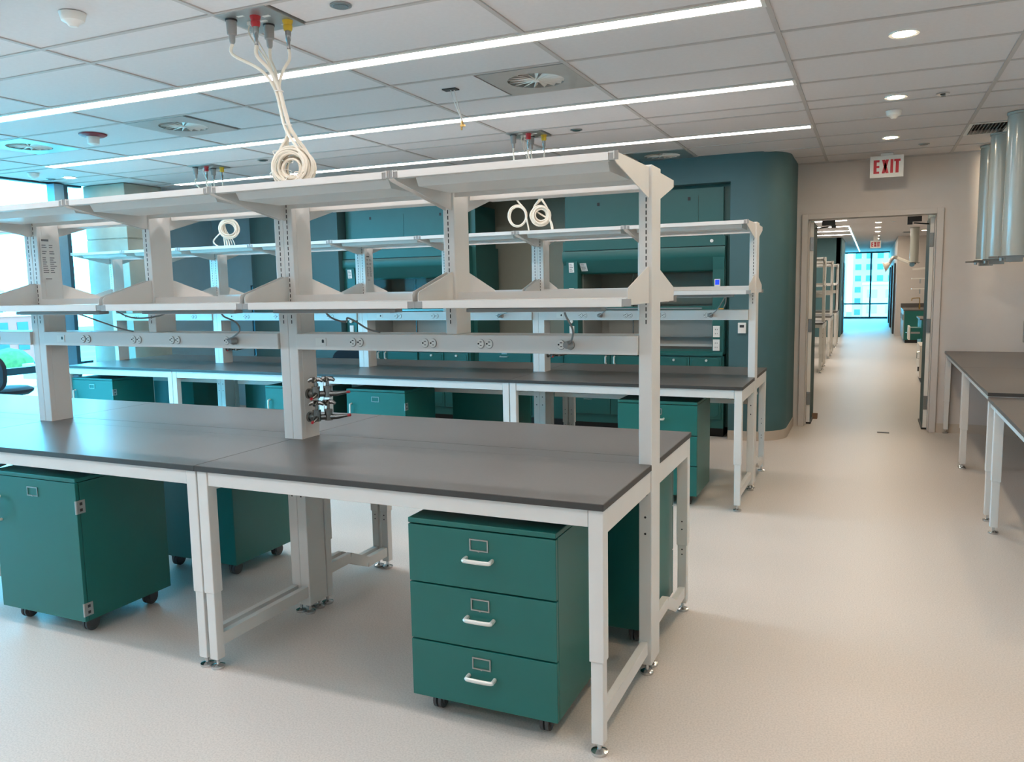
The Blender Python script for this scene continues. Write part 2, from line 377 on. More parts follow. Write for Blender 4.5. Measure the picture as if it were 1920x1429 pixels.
MB().box(-.17, -.14, -.3, .3, -.004, .03).box(.14, .17, -.3, .3, -.004, .03).box(-.14, .14, -.3, -.27, -.004, .03).box(-.14, .14, .27, .3, -.004, .03).build('frame', 'light_plastic', t)
for i in range(10):
    x = -.126+i*.028; MB().prism([(x-.003, -.003), (x+.002, -.003), (x+.012, .025), (x+.007, .025)], 'y', -.27, .27).build('louver', 'steel', t)
MB().box(-.15, .15, -.28, .28, .034, .036).build('duct_liner', 'black', t)

# ------------------------------------------------------------------ benches
L = 1.82; HT = .914; YP0, YP1 = .653, .793; DT = 1.446
def make_leg(root, x, y, sgn, zt=.889):
    """two-part leg with glide; x is its centre"""
    o = MB().box(x-.027, x+.027, y-.027, y+.027, .347, zt).build('leg', 'white_metal', root, bevel=.003)
    MB().box(x-.0225, x+.0225, y-.0225, y+.0225, .045, .40).build('leg_insert', 'white_metal', o, bevel=.003)
    MB().lathe([(.028, .0), (.031, .006), (.03, .012), (.018, .017), (.008, .02), (.008, .047)], (x, y, 0), 18).build('glide', 'chrome', o, True)
    h = MB()
    for z in (.30, .325, .43, .47): h.cyl((x, y+sgn*.0282 if z > .347 else y+sgn*.0232, z), (x, y+sgn*.024 if z > .347 else y+sgn*.0222, z), .004, 8)
    h.build('bolt_holes', 'charcoal', o)
    return o
def make_table(ln, far, label, group, zt=HT):
    t = thing('worktable', label, 'workbench', (0,0,0), 0, group)
    ya, yb = (YP1+.002, DT) if far else (0, YP0-.002)
    yf, s = (DT, -1) if far else (0, 1)                        # front edge and inward direction
    top = MB().box(-ln+.0015, -.0015, ya, yb, zt-.025, zt).build('worktop', 'worktop', t, bevel=.002)
    zt -= .025
    q = lambda a, b: (min(yf+s*a, yf+s*b), max(yf+s*a, yf+s*b))
    a, b = q(.012, .052)
    MB().box(-ln+.06, -.06, a, b, zt-.062, zt).build('front_rail', 'white_metal', t, bevel=.002)
    for x0, x1 in ((-.052, -.004), (-ln+.004, -ln+.052)):
        a, b = q(.06, .648); MB().box(x0, x1, a, b, zt-.088, zt).build('side_rail', 'white_metal', t, bevel=.002)
    for x in (-.031, -ln+.031):
        make_leg(t, x, yf+s*.036, s, zt)
        pts = [(.06, .125), (.655, .125)] if not far else [(.06, .105), (.25, .105), (.42, .185), (.655, .185)]
        b = MB()
        for i in range(len(pts)-1): b.bar((x, yf+s*pts[i][0], pts[i][1]), (x, yf+s*pts[i+1][0], pts[i+1][1]), .03, .055)
        b.build('stretcher', 'white_metal', t)
    if far: make_leg(t, -ln+.031, YP1+.032, 1, zt)
    tb = zt
    yy0, yy1 = (yf-.0012, yf) if s > 0 else (yf, yf+.0012)
    MB().box(-ln+.0015, -.0015, yy0, yy1, tb+.001, tb+.0235).build('edge_band', 'worktop_edge', top)
    MB().box(-.0015, .0, ya+.001, yb-.001, tb+.001, tb+.0235).build('edge_band', 'worktop_edge', top)
    return t
def outlet(b_white, b_dark, x, y, z):
    pass
def make_rack(ln, label, group):
    t = thing('shelving_rack', label, 'shelving rack', (0,0,0), 0, group)
    bays = [(-ln/2, 0), (-ln, -ln/2)]
    for (x0, x1, full) in ((-.055, 0, 1), (-ln, -ln+.055, 1), (-ln/2-.0275, -ln/2+.0275, 0)):
        z0 = .05 if full else 1.44
        p = MB().box(x0, x1, YP0, YP1, z0, 2.113).build('post', 'white_metal', t, bevel=.004)
        if full:
            MB().box(x0+.002 if x0 < -.1 else x0-.0012, x1+.0012 if x0 < -.1 else x1-.002, YP0+.03, YP1-.03, .95, 2.05).build('cover_strip', 'white_metal', p)
            for yy in (YP0+.03, YP1-.03):
                MB().lathe([(.026, 0), (.029, .006), (.028, .012), (.016, .018), (.008, .02), (.008, .055)], ((x0+x1)/2, yy, 0), 18).build('glide', 'chrome', p, True)
            MB().cyl(((x0+x1)/2, YP0-.001, .79), ((x0+x1)/2, YP0+.002, .79), .011, 14).cyl(((x0+x1)/2, YP0-.001, .69), ((x0+x1)/2, YP0+.002, .69), .005, 8).cyl(((x0+x1)/2, YP0-.001, .62), ((x0+x1)/2, YP0+.002, .62), .005, 8).build('bolt_holes', 'charcoal', p)
        xm = (x0+x1)/2+(0.003 if x0 > -.1 else -.003); b = MB()
        for k in range(24):
            z = 1.488+k*.0254
            b.box(xm-.0022, xm+.0022, YP0-.0008, YP0+.002, z, z+.017); b.box(xm-.0022, xm+.0022, YP1-.002, YP1+.0008, z, z+.017)
        b.build('slot_row', 'black', p)
    MB().box(-ln+.057, -.057, YP0-.0005, YP1+.0005, .889, HT-.0005).build('filler_strip', 'worktop', t)
    rl = MB().box(-ln+.056, -.056, .640, .806, 1.362, 1.44).build('power_rail', 'white_metal', t, bevel=.003)
    wb = MB().box(-ln+.175, -ln+.235, .637, .642, 1.383, 1.421)
    wb.build('data_plate', 'light_plastic', rl); MB().prism([(-ln+.212, 1.397), (-ln+.224, 1.397), (-ln+.224, 1.41), (-ln+.218, 1.414), (-ln+.212, 1.41)], 'y', .636, .638).build('data_socket', 'black', rl)
    fr = [.225, .44, .594, .8] if ln > 1.7 else [.25, .5, .8]
    for k in fr:
        for d in (-.0205, .0205):
            xc = -ln+ln*k+d; z = 1.402
            ov = [(xc+.0165*math.cos(a), z+.0195*math.sin(a)) for a in [2*math.pi*i/16 for i in range(16)]]
            o = MB().prism(ov, 'y', .6355, .642).build('outlet', 'light_plastic', rl); MB().prism([(xc+(p-xc)*1.12+.001, z+(q-z)*1.1-.001) for p, q in ov], 'y', .638, .641).build('outlet_shadow', 'grey_plastic', o)  # grey ring behind the outlet imitates its thin shadow
            MB().box(xc-.013, xc-.006, .6345, .637, z-.0035, z+.0035).box(xc-.003, xc+.0065, .6345, .637, z+.006, z+.0095).box(xc-.002, xc+.0065, .6345, .637, z-.0095, z-.0065).build('slots', 'black', o)
    gb = .013
    for (a, b) in bays:
        xa, xb = a+gb, b-gb
        for (lev, near) in ((1, 1), (1, 0), (0, 1), (0, 0)):
            if lev:
                yo = .184 if near else 1.088; z0, z1 = 2.069, 2.097
            else:
                yo = .342 if near else 1.10; z0, z1 = 1.565, 1.597
            yi = YP0-.004 if near else YP1+.004
            sg = 1 if near else -1
            q = lambda p_, q_: (min(p_, q_), max(p_, q_))
            o = MB()
            y0, y1 = q(yo, yi); o.box(xa+.004, xb-.004, y0, y1, z1-.003, z1)
            y0, y1 = q(yo, yo+sg*.003); o.box(xa+.022, xb-.022, y0, y1, z0, z1-.003)
            y0, y1 = q(yo, yo+sg*.03); o.box(xa+.022, xb-.022, y0, y1, z0, z0+.002)
            y0, y1 = q(yi, yi-sg*.003); o.box(xa+.022, xb-.022, y0, y1, z0-(.03 if lev else 0), z1-.003)
            if not lev:
                o.box(xa+.03, xb-.03, y0, y1, z1, z1+.03)
            sh = o.build('shelf', 'white_metal', t)
            if lev:
                pa, pb = yo+sg*.08, yi-sg*.06
                MB().prism([(pa, z0+.026), (pa+sg*.03, z0-.022), (pb-sg*.03, z0-.022), (pb, z0+.026)], 'x', xa+.05, xb-.05).build('stiffener', 'white_metal', sh)
            for xx in (xa, xb-.003):
                if lev:
                    poly = [(yo-sg*.002, 2.10), (yo-sg*.002, 2.074), (yo+sg*.03, 2.062), (yi, 1.985), (yi+sg*.004, 1.985), (yi+sg*.004, 2.104)]
                else:
                    poly = [(yo+sg*.004, 1.572), (yo+sg*.004, 1.622), (yo+sg*.014, 1.634), (yi-sg*.01, 1.716), (yi+sg*.004, 1.716), (yi+sg*.004, 1.572)]
                MB().prism(poly, 'x', xx, xx+.003).build('bracket', 'white_metal', sh)
                fl = MB()
                y0, y1 = q(yo+sg*.001, yo+sg*.006); xf = xx-.0125 if xx == xa else xx-.0175
                xg = min(xf+.033, -.0005+(0 if near or not lev else -.012)); xf = max(xf, -ln+.0005); fl.box(xf, xg, y0, y1, (2.07 if lev else 1.567), (2.1 if lev else 1.594)); fl.build('bracket_flange', 'grey_plastic', sh)  # white metal flange, coloured grey to stand for its recessed shade
    return t
def mobile_cabinet(kind, label, group, wd=.6, dp=.52, z0=.08, z1=.785):
    t = thing('mobile_cabinet', label, 'cabinet', (0,0,0), 0, group)     # origin front centre, front towards -y
    h = wd/2
    MB().box(-h, h, .022, dp, z0, z1-.022).build('body', 'teal_cabinet', t, bevel=.002)
    MB().box(-h, h, .0, dp, z1-.02, z1).build('top', 'teal_cabinet', t, bevel=.003)
    MB().box(-h+.004, h-.004, .019, .0225, z0, z1-.02).build('gap_shadow', 'black', t)
    def holder(x, z, par):
        o = MB(); a, b = .038, .023
        o.box(x-a, x+a, -.004, .003, z+b-.005, z+b).box(x-a, x+a, -.004, .003, z-b, z-b+.005).box(x-a, x-a+.005, -.004, .003, z-b+.005, z+b-.005).box(x+a-.005, x+a, -.004, .003, z-b+.005, z+b-.005)
        o.cyl((x, -.006, z-b+.002), (x, -.003, z-b+.002), .004, 8)
        o.build('label_holder', 'steel', par)
    if kind == 'drawers':
        n = 3; g = .003; zz = [z0+(z1-.022-z0)*i/3 for i in range(4)]
        for i in (2, 1, 0):
            d = MB().box(-h, h, .0, .019, zz[i]+g*(i > 0), zz[i+1]-g).build('drawer', 'teal_cabinet', t, bevel=.002)
            zc = zz[i+1]-.055; holder(0, zc-.0, d)
            zz_h = zc-.055
            MB().tube(smooth_path([(-.053, .0, zz_h+.003), (-.053, -.02, zz_h+.001), (-.043, -.03, zz_h), (.043, -.03, zz_h), (.053, -.02, zz_h+.001), (.053, .0, zz_h+.003)], 4), .0078, 8).build('handle', 'satin', d, True)
    else:
        d = MB().box(-h, h, .0, .019, z0, z1-.023).build('door', 'teal_cabinet', t, bevel=.002)
        holder(0, z1-.085, d)
        MB().tube(smooth_path([(-h+.05, 0, z1-.13), (-h+.05, -.026, z1-.135), (-h+.05, -.03, z1-.15), (-h+.05, -.03, z1-.23), (-h+.05, -.026, z1-.245), (-h+.05, 0, z1-.25)], 4), .0075, 8).build('handle', 'satin', d, True)
        for z in (z1-.14, z0+.06):
            hg = MB().box(h-.001, h+.003, -.001, .045, z-.032, z+.032).cyl((h, -.002, z-.032), (h, -.002, z+.032), .005, 8).build('hinge', 'aluminium', t)
            MB().box(h+.003, h+.004, .016, .03, z-.022, z-.008).box(h+.003, h+.004, .016, .03, z+.008, z+.022).build('screws', 'charcoal', hg)
    for (x, y) in ((-h+.075, .085), (h-.075, .085), (-h+.075, dp-.075), (h-.075, dp-.075)):
        c = MB().prism([(y-.02, .03), (y+.03, .03), (y+.034, .065), (y+.02, z0), (y-.02, z0)], 'x', x-.024, x-.019).prism([(y-.02, .03), (y+.03, .03), (y+.034, .065), (y+.02, z0), (y-.02, z0)], 'x', x+.019, x+.024).box(x-.024, x+.024, y-.02, y+.02, z0-.008, z0).build('caster', 'rubber_grey', t)
        MB().cyl((x-.017, y, .037), (x-.004, y, .037), .037, 20).cyl((x+.004, y, .037), (x+.017, y, .037), .037, 20).cyl((x-.022, y, .037), (x+.022, y, .037), .02, 12).build('wheel', 'rubber_grey', c, True)
    return t

gN, gF, gR = 'camera-side worktables', 'far-side worktables', 'shelving racks on the benches'
tn0 = make_table(L, False, 'white framed worktable at the right end of the front bench, camera side', gN)
tf0 = make_table(L, True, 'white framed worktable at the right end of the front bench, far side', gF)
rk0 = make_rack(L, 'white shelving rack at the right end of the front bench', gR)
pos = ['right end', 'second from the right', 'third from the right', 'left end']
for i in (1, 2):
    copy_tree(tn0, (-L*i, 0, 0), 'white framed worktable, %s in the front bench, camera side' % pos[i])
    copy_tree(tf0, (-L*i, 0, 0), 'white framed worktable, %s in the front bench, far side' % pos[i])
    copy_tree(rk0, (-L*i, 0, 0), 'white shelving rack, %s along the front bench' % pos[i])
BX, BY = -.018, 3.318; LB = 1.53
for i in range(3):
    copy_tree(tn0, (BX-L*i, BY, 0), 'white framed worktable, %s in the rear bench, camera side' % pos[i])
    copy_tree(tf0, (BX-L*i, BY, 0), 'white framed worktable, %s in the rear bench, far side' % pos[i])
    copy_tree(rk0, (BX-L*i, BY, 0), 'white shelving rack, %s along the rear bench' % pos[i])
for o, lab in ((make_table(LB, False, '', gN), 'short white framed worktable at the left end of the rear bench, camera side'), (make_table(LB, True, '', gF), 'short white framed worktable at the left end of the rear bench, far side'),
               (make_rack(LB, '', gR), 'short white shelving rack at the left end of the rear bench')):
    o.location = (BX-L*3, BY, 0); o['label'] = lab
# benches of the lab beyond the doors
for i, (yy, nm) in enumerate(((13.07, 'nearest'), (16.2, 'middle'), (19.35, 'farthest'))):
    copy_tree(tn0, (0, yy, 0), 'white worktable end seen through the doorway, %s of three, camera side' % nm)
    copy_tree(tf0, (0, yy, 0), 'white worktable end seen through the doorway, %s of three, far side' % nm)
    copy_tree(rk0, (0, yy, 0), 'white shelving rack seen through the doorway, %s of three' % nm)

# printed sheets stuck on two posts (flat print, too small to read)
for k, (px, py) in enumerate(((-2*L+.055, 0), (BX-2*L+.055, BY))):
    t = thing('label_sheet', ['printed specification sheet stuck on a front bench post', 'printed specification sheet stuck on a rear bench post'][k], 'label', (px+.0025, py+.72, 1.86))
    MB().box(0, .0008, -.055, .055, -.13, .13).build('sheet', 'white_metal', t)
    b = MB(); b.box(.0008, .0012, -.045, 0, .10, .112)
    for j in range(14):
        z = .075-j*.012; 
        if j in (2, 5): continue
        b.box(.0008, .0012, -.045, -.045+random.uniform(.02, .036), z, z+.005); b.box(.0008, .0012, .0, random.uniform(.02, .042), z, z+.005)
    b.box(.0008, .0012, -.035, .005, -.118, -.113); b.build('print_lines', 'print', t)['kind'] = 'stuff'

# under-bench shelf boards at the rear bench
for k, (xa, xb) in enumerate(((-1.76, -.08), (-3.58, -1.9), (-5.40, -3.72), (-6.9, -5.55))):
    t = thing('under_shelf', 'light grey board under the rear bench, %s' % ['right end bay', 'second bay from the right', 'third bay from the right', 'left end bay'][k], 'shelf', (0,0,0), 0, 'under-bench boards')
    MB().box(xa, xb, BY+.82, BY+1.36, .69, .71).build('board', 'aluminium', t)
    MB().box(xa, xb, BY+.818, BY+.822, .675, .712).build('edge', 'light_plastic', t)
    for x in (xa+.15, xb-.15): MB().box(x-.012, x+.012, BY+.84, BY+1.34, .71, .80).build('hanger', 'white_metal', t)

# mobile cabinets
cd0 = mobile_cabinet('drawers', 'teal three-drawer mobile cabinet at the right end of the front bench', 'teal mobile cabinets'); cd0.location = (-.485, .03, 0)
cc0 = mobile_cabinet('door', 'teal one-door mobile cabinet at the left edge under the front bench', 'teal mobile cabinets'); cc0.location = (-2.91, .03, 0)
copy_tree(cc0, (-2.80, 1.445, 0), 'teal mobile cabinet on the far side of the front bench, seen from behind', rz=math.pi)
cfr = copy_tree(cd0, (-.385, 1.43, 0), 'teal mobile cabinet on the far side of the front bench, at the right end', rz=math.pi)
copy_tree(cd0, (BX-.625, BY+.032, 0), 'teal three-drawer mobile cabinet at the right end of the rear bench')
copy_tree(cc0, (-3.13, BY+.032, 0), 'teal one-door mobile cabinet under the middle of the rear bench')
copy_tree(cc0, (-4.04, BY+.032, 0), 'teal mobile cabinet behind the faucet post, under the rear bench')
copy_tree(cc0, (-6.64, BY+.032, 0), 'teal one-door mobile cabinet under the left end of the rear bench')
copy_tree(cc0, (-2.55, BY+DT-.0, 0), 'teal mobile cabinet on the far side of the rear bench, under its middle', rz=math.pi)
copy_tree(cc0, (-5.1, BY+DT-.0, 0), 'teal mobile cabinet on the far side of the rear bench, third bay', rz=math.pi)
copy_tree(cc0, (-6.45, BY+DT-.0, 0), 'teal mobile cabinet on the far side of the rear bench, left end', rz=math.pi)
t = thing('sticker', 'small yellow tag on the cabinet at the right end of the front bench', 'tag', (-.0835, 1.33, .765))
MB().box(0, .002, -.06, .06, -.04, .02).build('tag_face', 'yellow', t)

# gas valves on the posts
def gas_valve(x, y, z, label, tips='red', s=1.0):
    t = thing('gas_valve', label, 'valve', (x, y, z), 0, 'double gas valves'); t.scale = (1.1, 1.1, 1.1)
    MB().cyl((0,0,0), (.012,0,0), .024, 18).cyl((.012,0,0), (.05,0,0), .019, 16).build('flange', 'gunmetal', t, True)
    for sg, yy, xx in ((-1, -.012, .052), (1, .03, .085)):
        b = MB().cyl((.04, 0, 0), (xx, yy, 0), .014, 12)
        b.cyl((xx, yy, -.016), (xx, yy, .026), .018, 14); b.cyl((xx, yy, .026), (xx, yy, .036), .019, 6); b.cyl((xx, yy, .036), (xx, yy, .062), .0075, 10)
        b.build('body', 'gunmetal', t, True)
        hd = MB()
        for a in range(4):
            an = math.radians(20+90*a); d = Vector((math.cos(an), math.sin(an), 0))
            hd.tube([Vector((xx, yy, .068)), Vector((xx, yy, .068))+d*.02, Vector((xx, yy, .06))+d*.034], [.011, .0105, .007], 8)
        h = hd.cyl((xx, yy, .058), (xx, yy, .074), .012, 12).build('handle', 'gunmetal', t, True)
        MB().cyl((xx, yy, .074), (xx, yy, .077), .009, 12).build('index_button', tips if sg < 0 or tips == 'red' else 'brass', h)
        if sg < 0: pts = [(xx, yy, 0), (xx+.012, yy-.03, -.004), (xx+.022, yy-.062, -.012)]; 
        else: pts = [(xx, yy, 0), (xx+.04, yy+.012, 0), (xx+.098, yy+.028, .008)]
        MB().tube(pts, [.015, .0115, .005], 10).build('spout', 'gunmetal', t, True)
        e = Vector(pts[-1]); d = (e-Vector(pts[-2])).normalized(); MB().tube([e-d*.012, e+d*.003], .0062, 10).build('tip', 'red', t)
gas_valve(-L+.055, .715, 1.135, 'upper double gas valve on the front bench post')
gas_valve(-L+.055, .715, 1.018, 'lower double gas valve on the front bench post')
gas_valve(BX-L+.055, BY+.715, 1.06, 'double gas valve on the rear bench post, right of the middle')
gas_valve(BX-3*L+.055, BY+.715, 1.06, 'double gas valve on the rear bench post at the left')

# task lights under the lower shelves, with cords plugged into the rail
def task_light(x0, x1, oy, cord, label, ox=0, mname='cable_grey'):
    t = thing('task_light', label, 'task light', (0,0,0), 0, 'under-shelf task lights')
    MB().box(x0, x1, oy+.43, oy+.49, 1.546, 1.562).build('housing', 'grey_plastic', t, bevel=.003)
    MB().box(x0+.03, x1-.03, oy+.437, oy+.483, 1.544, 1.547).build('lens', 'light_plastic', t)
    if cord:
        MB().tube(smooth_path(cord, 6), .0042, 7).build('cord', mname, t, True)
        e = cord[-1]
        if abs(e[2]-1.402) < .02:
            MB().tube([(e[0]-.012, e[1], e[2]), (e[0], e[1]+.004, e[2]), (e[0]+.012, oy+.634, e[2])], [.007, .016, .019], 10).build('plug', 'grey_plastic', t, True)
xA = -.365+.0
task_light(-.72, -.14, 0, [(-.30, .46, 1.552), (-.30, .47, 1.53), (-.30, .55, 1.47), (-.325, .60, 1.42), (-.352, .608, 1.402)], 'task light under the lower shelf at the right end of the front bench')
task_light(-1.72, -1.06, 0, [(-1.45, .46, 1.552), (-1.44, .50, 1.52), (-1.41, .56, 1.50), (-1.38, .53, 1.52), (-1.36, .56, 1.505), (-1.33, .62, 1.465), (-1.29, .66, 1.448)], 'task light under the lower shelf, right of the faucet post')
task_light(-2.55, -1.95, 0, [(-2.06, .46, 1.552), (-2.06, .48, 1.53), (-2.055, .55, 1.50), (-2.06, .58, 1.46), (-2.12, .60, 1.425), (-2.165, .605, 1.41), (-2.15, .606, 1.402)], 'task light under the lower shelf, left of the faucet post')
task_light(-3.5, -2.85, 0, [(-3.1, .47, 1.552), (-3.07, .5, 1.54), (-3.0, .56, 1.50), (-2.92, .62, 1.46), (-2.88, .66, 1.445)], 'task light under the lower shelf at the left edge')
t = thing('loose_cord', 'short grey cord looping under the shelf left of the middle post', 'cord', (-2.78, .5, 1.56))
MB().tube(smooth_path([(-.03, 0, 0), (.03, .02, -.03), (.09, .05, -.04), (.16, .1, -.03), (.2, .12, -.012)], 6), .0042, 7).build('cord', 'cable_grey', t, True)
for k, (xo, lab) in enumerate(((BX, 'right end'), (BX-.91, 'second bay'), (BX-L-.91+.3, 'fourth bay'))):
    x = xo-.36 if k != 2 else BX-L-.37
    task_light(xo-.72, xo-.14, BY, [(xo-.2, BY+.46, 1.552), (xo-.22, BY+.5, 1.53), (x+.08, BY+.58, 1.45), (x+.03, BY+.6, 1.41), (x+.01, BY+.605, 1.402)], 'task light under the lower shelf of the rear bench, %s' % lab, 0, 'aluminium')

# ------------------------------------------------------------------ cable drops from the ceiling
def service_panel(x, y, label):
    t = thing('service_panel', label, 'ceiling panel', (x, y, ZC), 0, 'ceiling service panels')
    MB().box(-.152, .152, -.152, .152, -.006, .02).build('plate', 'aluminium', t, bevel=.002)
    for (px, py, m, r0, ln_) in ((-.115, -.075, 'grey_plastic', .026, .12), (-.005, .065, 'grey_plastic', .026, .12)):
        MB().lathe([(.008, -ln_), (.014, -ln_+.01), (.016, -ln_+.04), (r0*.9, -ln_+.045), (r0, -.012), (r0, -.004)], (px, py, 0), 14).build('power_plug', m, t, True)
        MB().lathe([(r0+.003, -.014), (r0+.003, -.004)], (px, py, 0), 14).build('socket_rim', 'charcoal', t)
    for (px, py, m) in ((.02, -.06, 'red'), (.115, .06, 'yellow')):
        c = MB().lathe([(.018, -.055), (.022, -.045), (.023, -.03), (.02, -.028), (.026, -.01), (.026, -.004)], (px, py, 0), 14).build('gas_coupling', m, t, True)
        MB().lathe([(.009, -.14), (.009, -.105), (.012, -.1), (.014, -.075), (.015, -.055)], (px, py, 0), 12).build('gas_nipple', 'gunmetal', c, True)
    for (px, py) in ((-.06, -.01), (-.035, -.005)): MB().box(px-.01, px+.01, py-.008, py+.008, -.022, -.005).build('data_jack', 'light_plastic', t)
    for q in ((-.02, .03, .0, .02), (.05, .09, -.05, -.03), (-.06, -.02, -.1, -.085), (.05, .09, .09, .1)): MB().box(*q, -.0075, -.006).build('plate_label', 'paper', t)
STARTS = [(-.115, -.075, -.12, .008), (-.005, .065, -.12, .008), (.02, -.06, -.14, .0095), (.115, .06, -.14, .0075), (-.06, -.01, -.02, .004), (-.035, -.005, -.02, .004)]
def coil_rings(b, c, n, R, spread, rr, tilt):
    ca, sa = math.cos(tilt), math.sin(tilt)
    for i in range(n):
        ph = 2*math.pi*i/n; off = spread*math.sqrt((i+.5)/n)
        dr, dn = off*math.cos(ph*5), off*1.5*math.sin(ph*5); Ri = R+dr
        cx, cz = random.uniform(-.006, .006), random.uniform(-.006, .006); e = random.uniform(.94, 1.08); pts = []
        for k in range(22):
            a = 2*math.pi*k/22; X = Ri*math.cos(a)*e+cx; Z = Ri*math.sin(a)/e+cz; N = dn+.004*math.sin(a*2+i)
            pts.append((c[0]+X*ca-N*sa, c[1]+X*sa+N*ca, c[2]+Z))
        b.tube(pts, rr, 6, True)
service_panel(*panels[0], 'ceiling service panel with red and yellow couplings, nearest the camera')
service_panel(*panels[1], 'ceiling service panel with red and yellow couplings above the right of the rear bench')
service_panel(*panels[2], 'ceiling service panel with red and yellow couplings above the left of the rear bench')
px, py = panels[0]
t = thing('cable_bundle', 'bundle of white hoses hanging from the ceiling, coiled on top of the front bench shelf', 'cable bundle', (px, py, 2.11))
b = MB(); T1 = Vector((.1, -.012, .50)); T2 = Vector((.145, -.01, .33)); TC = Vector((.165, -.01, .135))
for k, (a, c, z, rr) in enumerate(STARTS):
    o = Vector((((k*37) % 5-2)*.005, ((k*53) % 5-2)*.005, 0)); s0 = Vector((a, c, ZC-2.11+z))
    pts = [s0, s0+Vector((0, 0, -.05)), s0.lerp(T1, .62)+Vector((0, 0, .015)), T1+o, T2+o*1.2, TC+Vector(((-1)**k*.05, ((k % 3)-1)*.03, .085)), TC+Vector(((-1)**k*.088, ((k % 3)-1)*.03, .02)), TC+Vector(((-1)**k*.085, ((k % 3)-1)*.03, -.03))]
    b.tube(smooth_path(pts, 6), rr, 8)
b.build('hoses', 'cable_white', t, True)
b = MB(); coil_rings(b, TC, 24, .074, .034, .0062, .25); b.build('coil', 'cable_white', t, True)
b = MB()
for p, rr in ((T1, .02), (T1.lerp(T2, .95), .019)):
    b.tube([(p.x+rr*math.cos(a), p.y+rr*math.sin(a), p.z) for a in [2*math.pi*i/12 for i in range(12)]], .003, 6, True)
for a in (2.4, 3.4, 4.6, 5.6):
    p = TC+Vector((.082*math.cos(a), 0, .082*math.sin(a)))
    b.tube([(p.x+.047*math.cos(a)*math.cos(q), p.y+.06*math.sin(q), p.z+.047*math.sin(a)*math.cos(q)) for q in [2*math.pi*i/14 for i in range(14)]], .0025, 5, True)
b.build('cable_ties', 'light_plastic', t)
px, py = panels[1]
t = thing('cable_bundle', 'bundle of white hoses in two coils above the right of the rear bench', 'cable bundle', (px, py, 2.11))
b = MB(); c1 = Vector((-.12, 0, .165)); c2 = Vector((.10, 0, .155))
for k, (a, c, z, rr) in enumerate(STARTS):
    s0 = Vector((a, c, ZC-2.11+z)); e = c1 if k == 0 else c2; top = e+Vector((.0, ((k % 3)-1)*.008, .15))
    pts = [s0, s0+Vector((0, 0, -.06)), s0.lerp(top, .7), top+Vector((((k % 3)-1)*.006, 0, 0)), e+Vector((.06*(-1)**k, 0, .06)), e+Vector((.09, .0, -.05)), e+Vector((.11, 0, -.155))]
    b.tube(smooth_path(pts, 6), rr*.9, 7)
b.build('hoses', 'cable_white', t, True)
b = MB(); coil_rings(b, c1, 2, .085, .006, .009, .1); coil_rings(b, c2, 12, .07, .022, .007, .3); b.build('coil', 'cable_white', t, True)
px, py = panels[2]
t = thing('cable_bundle', 'bundle of white hoses in one thick coil above the left of the rear bench', 'cable bundle', (px, py, 2.11))
b = MB(); c1 = Vector((.22, 0, .2))
for k, (a, c, z, rr) in enumerate(STARTS):
    s0 = Vector((a, c, ZC-2.11+z)); top = Vector((.15+((k % 3)-1)*.006, 0, .36))
    pts = [s0, s0+Vector((0, 0, -.06)), s0.lerp(top, .7), top, Vector((.13+.01*k, 0, .2)), Vector((.12+.03*k-(.12 if k == 0 else 0), 0, .08)), Vector((.12+.035*k, 0, .0))]
    b.tube(smooth_path(pts, 6), rr*.9, 7)
b.build('hoses', 'cable_white', t, True)
b = MB(); coil_rings(b, c1, 14, .085, .022, .007, .5); b.build('coil', 'cable_white', t, True)
t = thing('ceiling_tubing', 'thin clear tubes with a brass fitting hanging from a small ceiling hatch', 'tubing', (-1.807, 2.4, ZC))
MB().box(-.05, .05, -.03, .03, -.004, .003).build('hatch', 'charcoal', t)
MB().tube(smooth_path([(.0, 0, 0), (.02, 0, -.07), (.055, 0, -.15), (.08, 0, -.215)], 5), .0035, 6).tube(smooth_path([(.02, .01, 0), (.04, .01, -.08), (.065, .005, -.16), (.085, 0, -.21)], 5), .0035, 6).build('tubes', 'light_plastic', t, True)
MB().cyl((.078, 0, -.21), (.082, 0, -.235), .009, 10).box(.068, .1, -.008, .008, -.248, -.235).cyl((.076, 0, -.248), (.074, 0, -.27), .006, 8).build('fitting', 'brass', t)

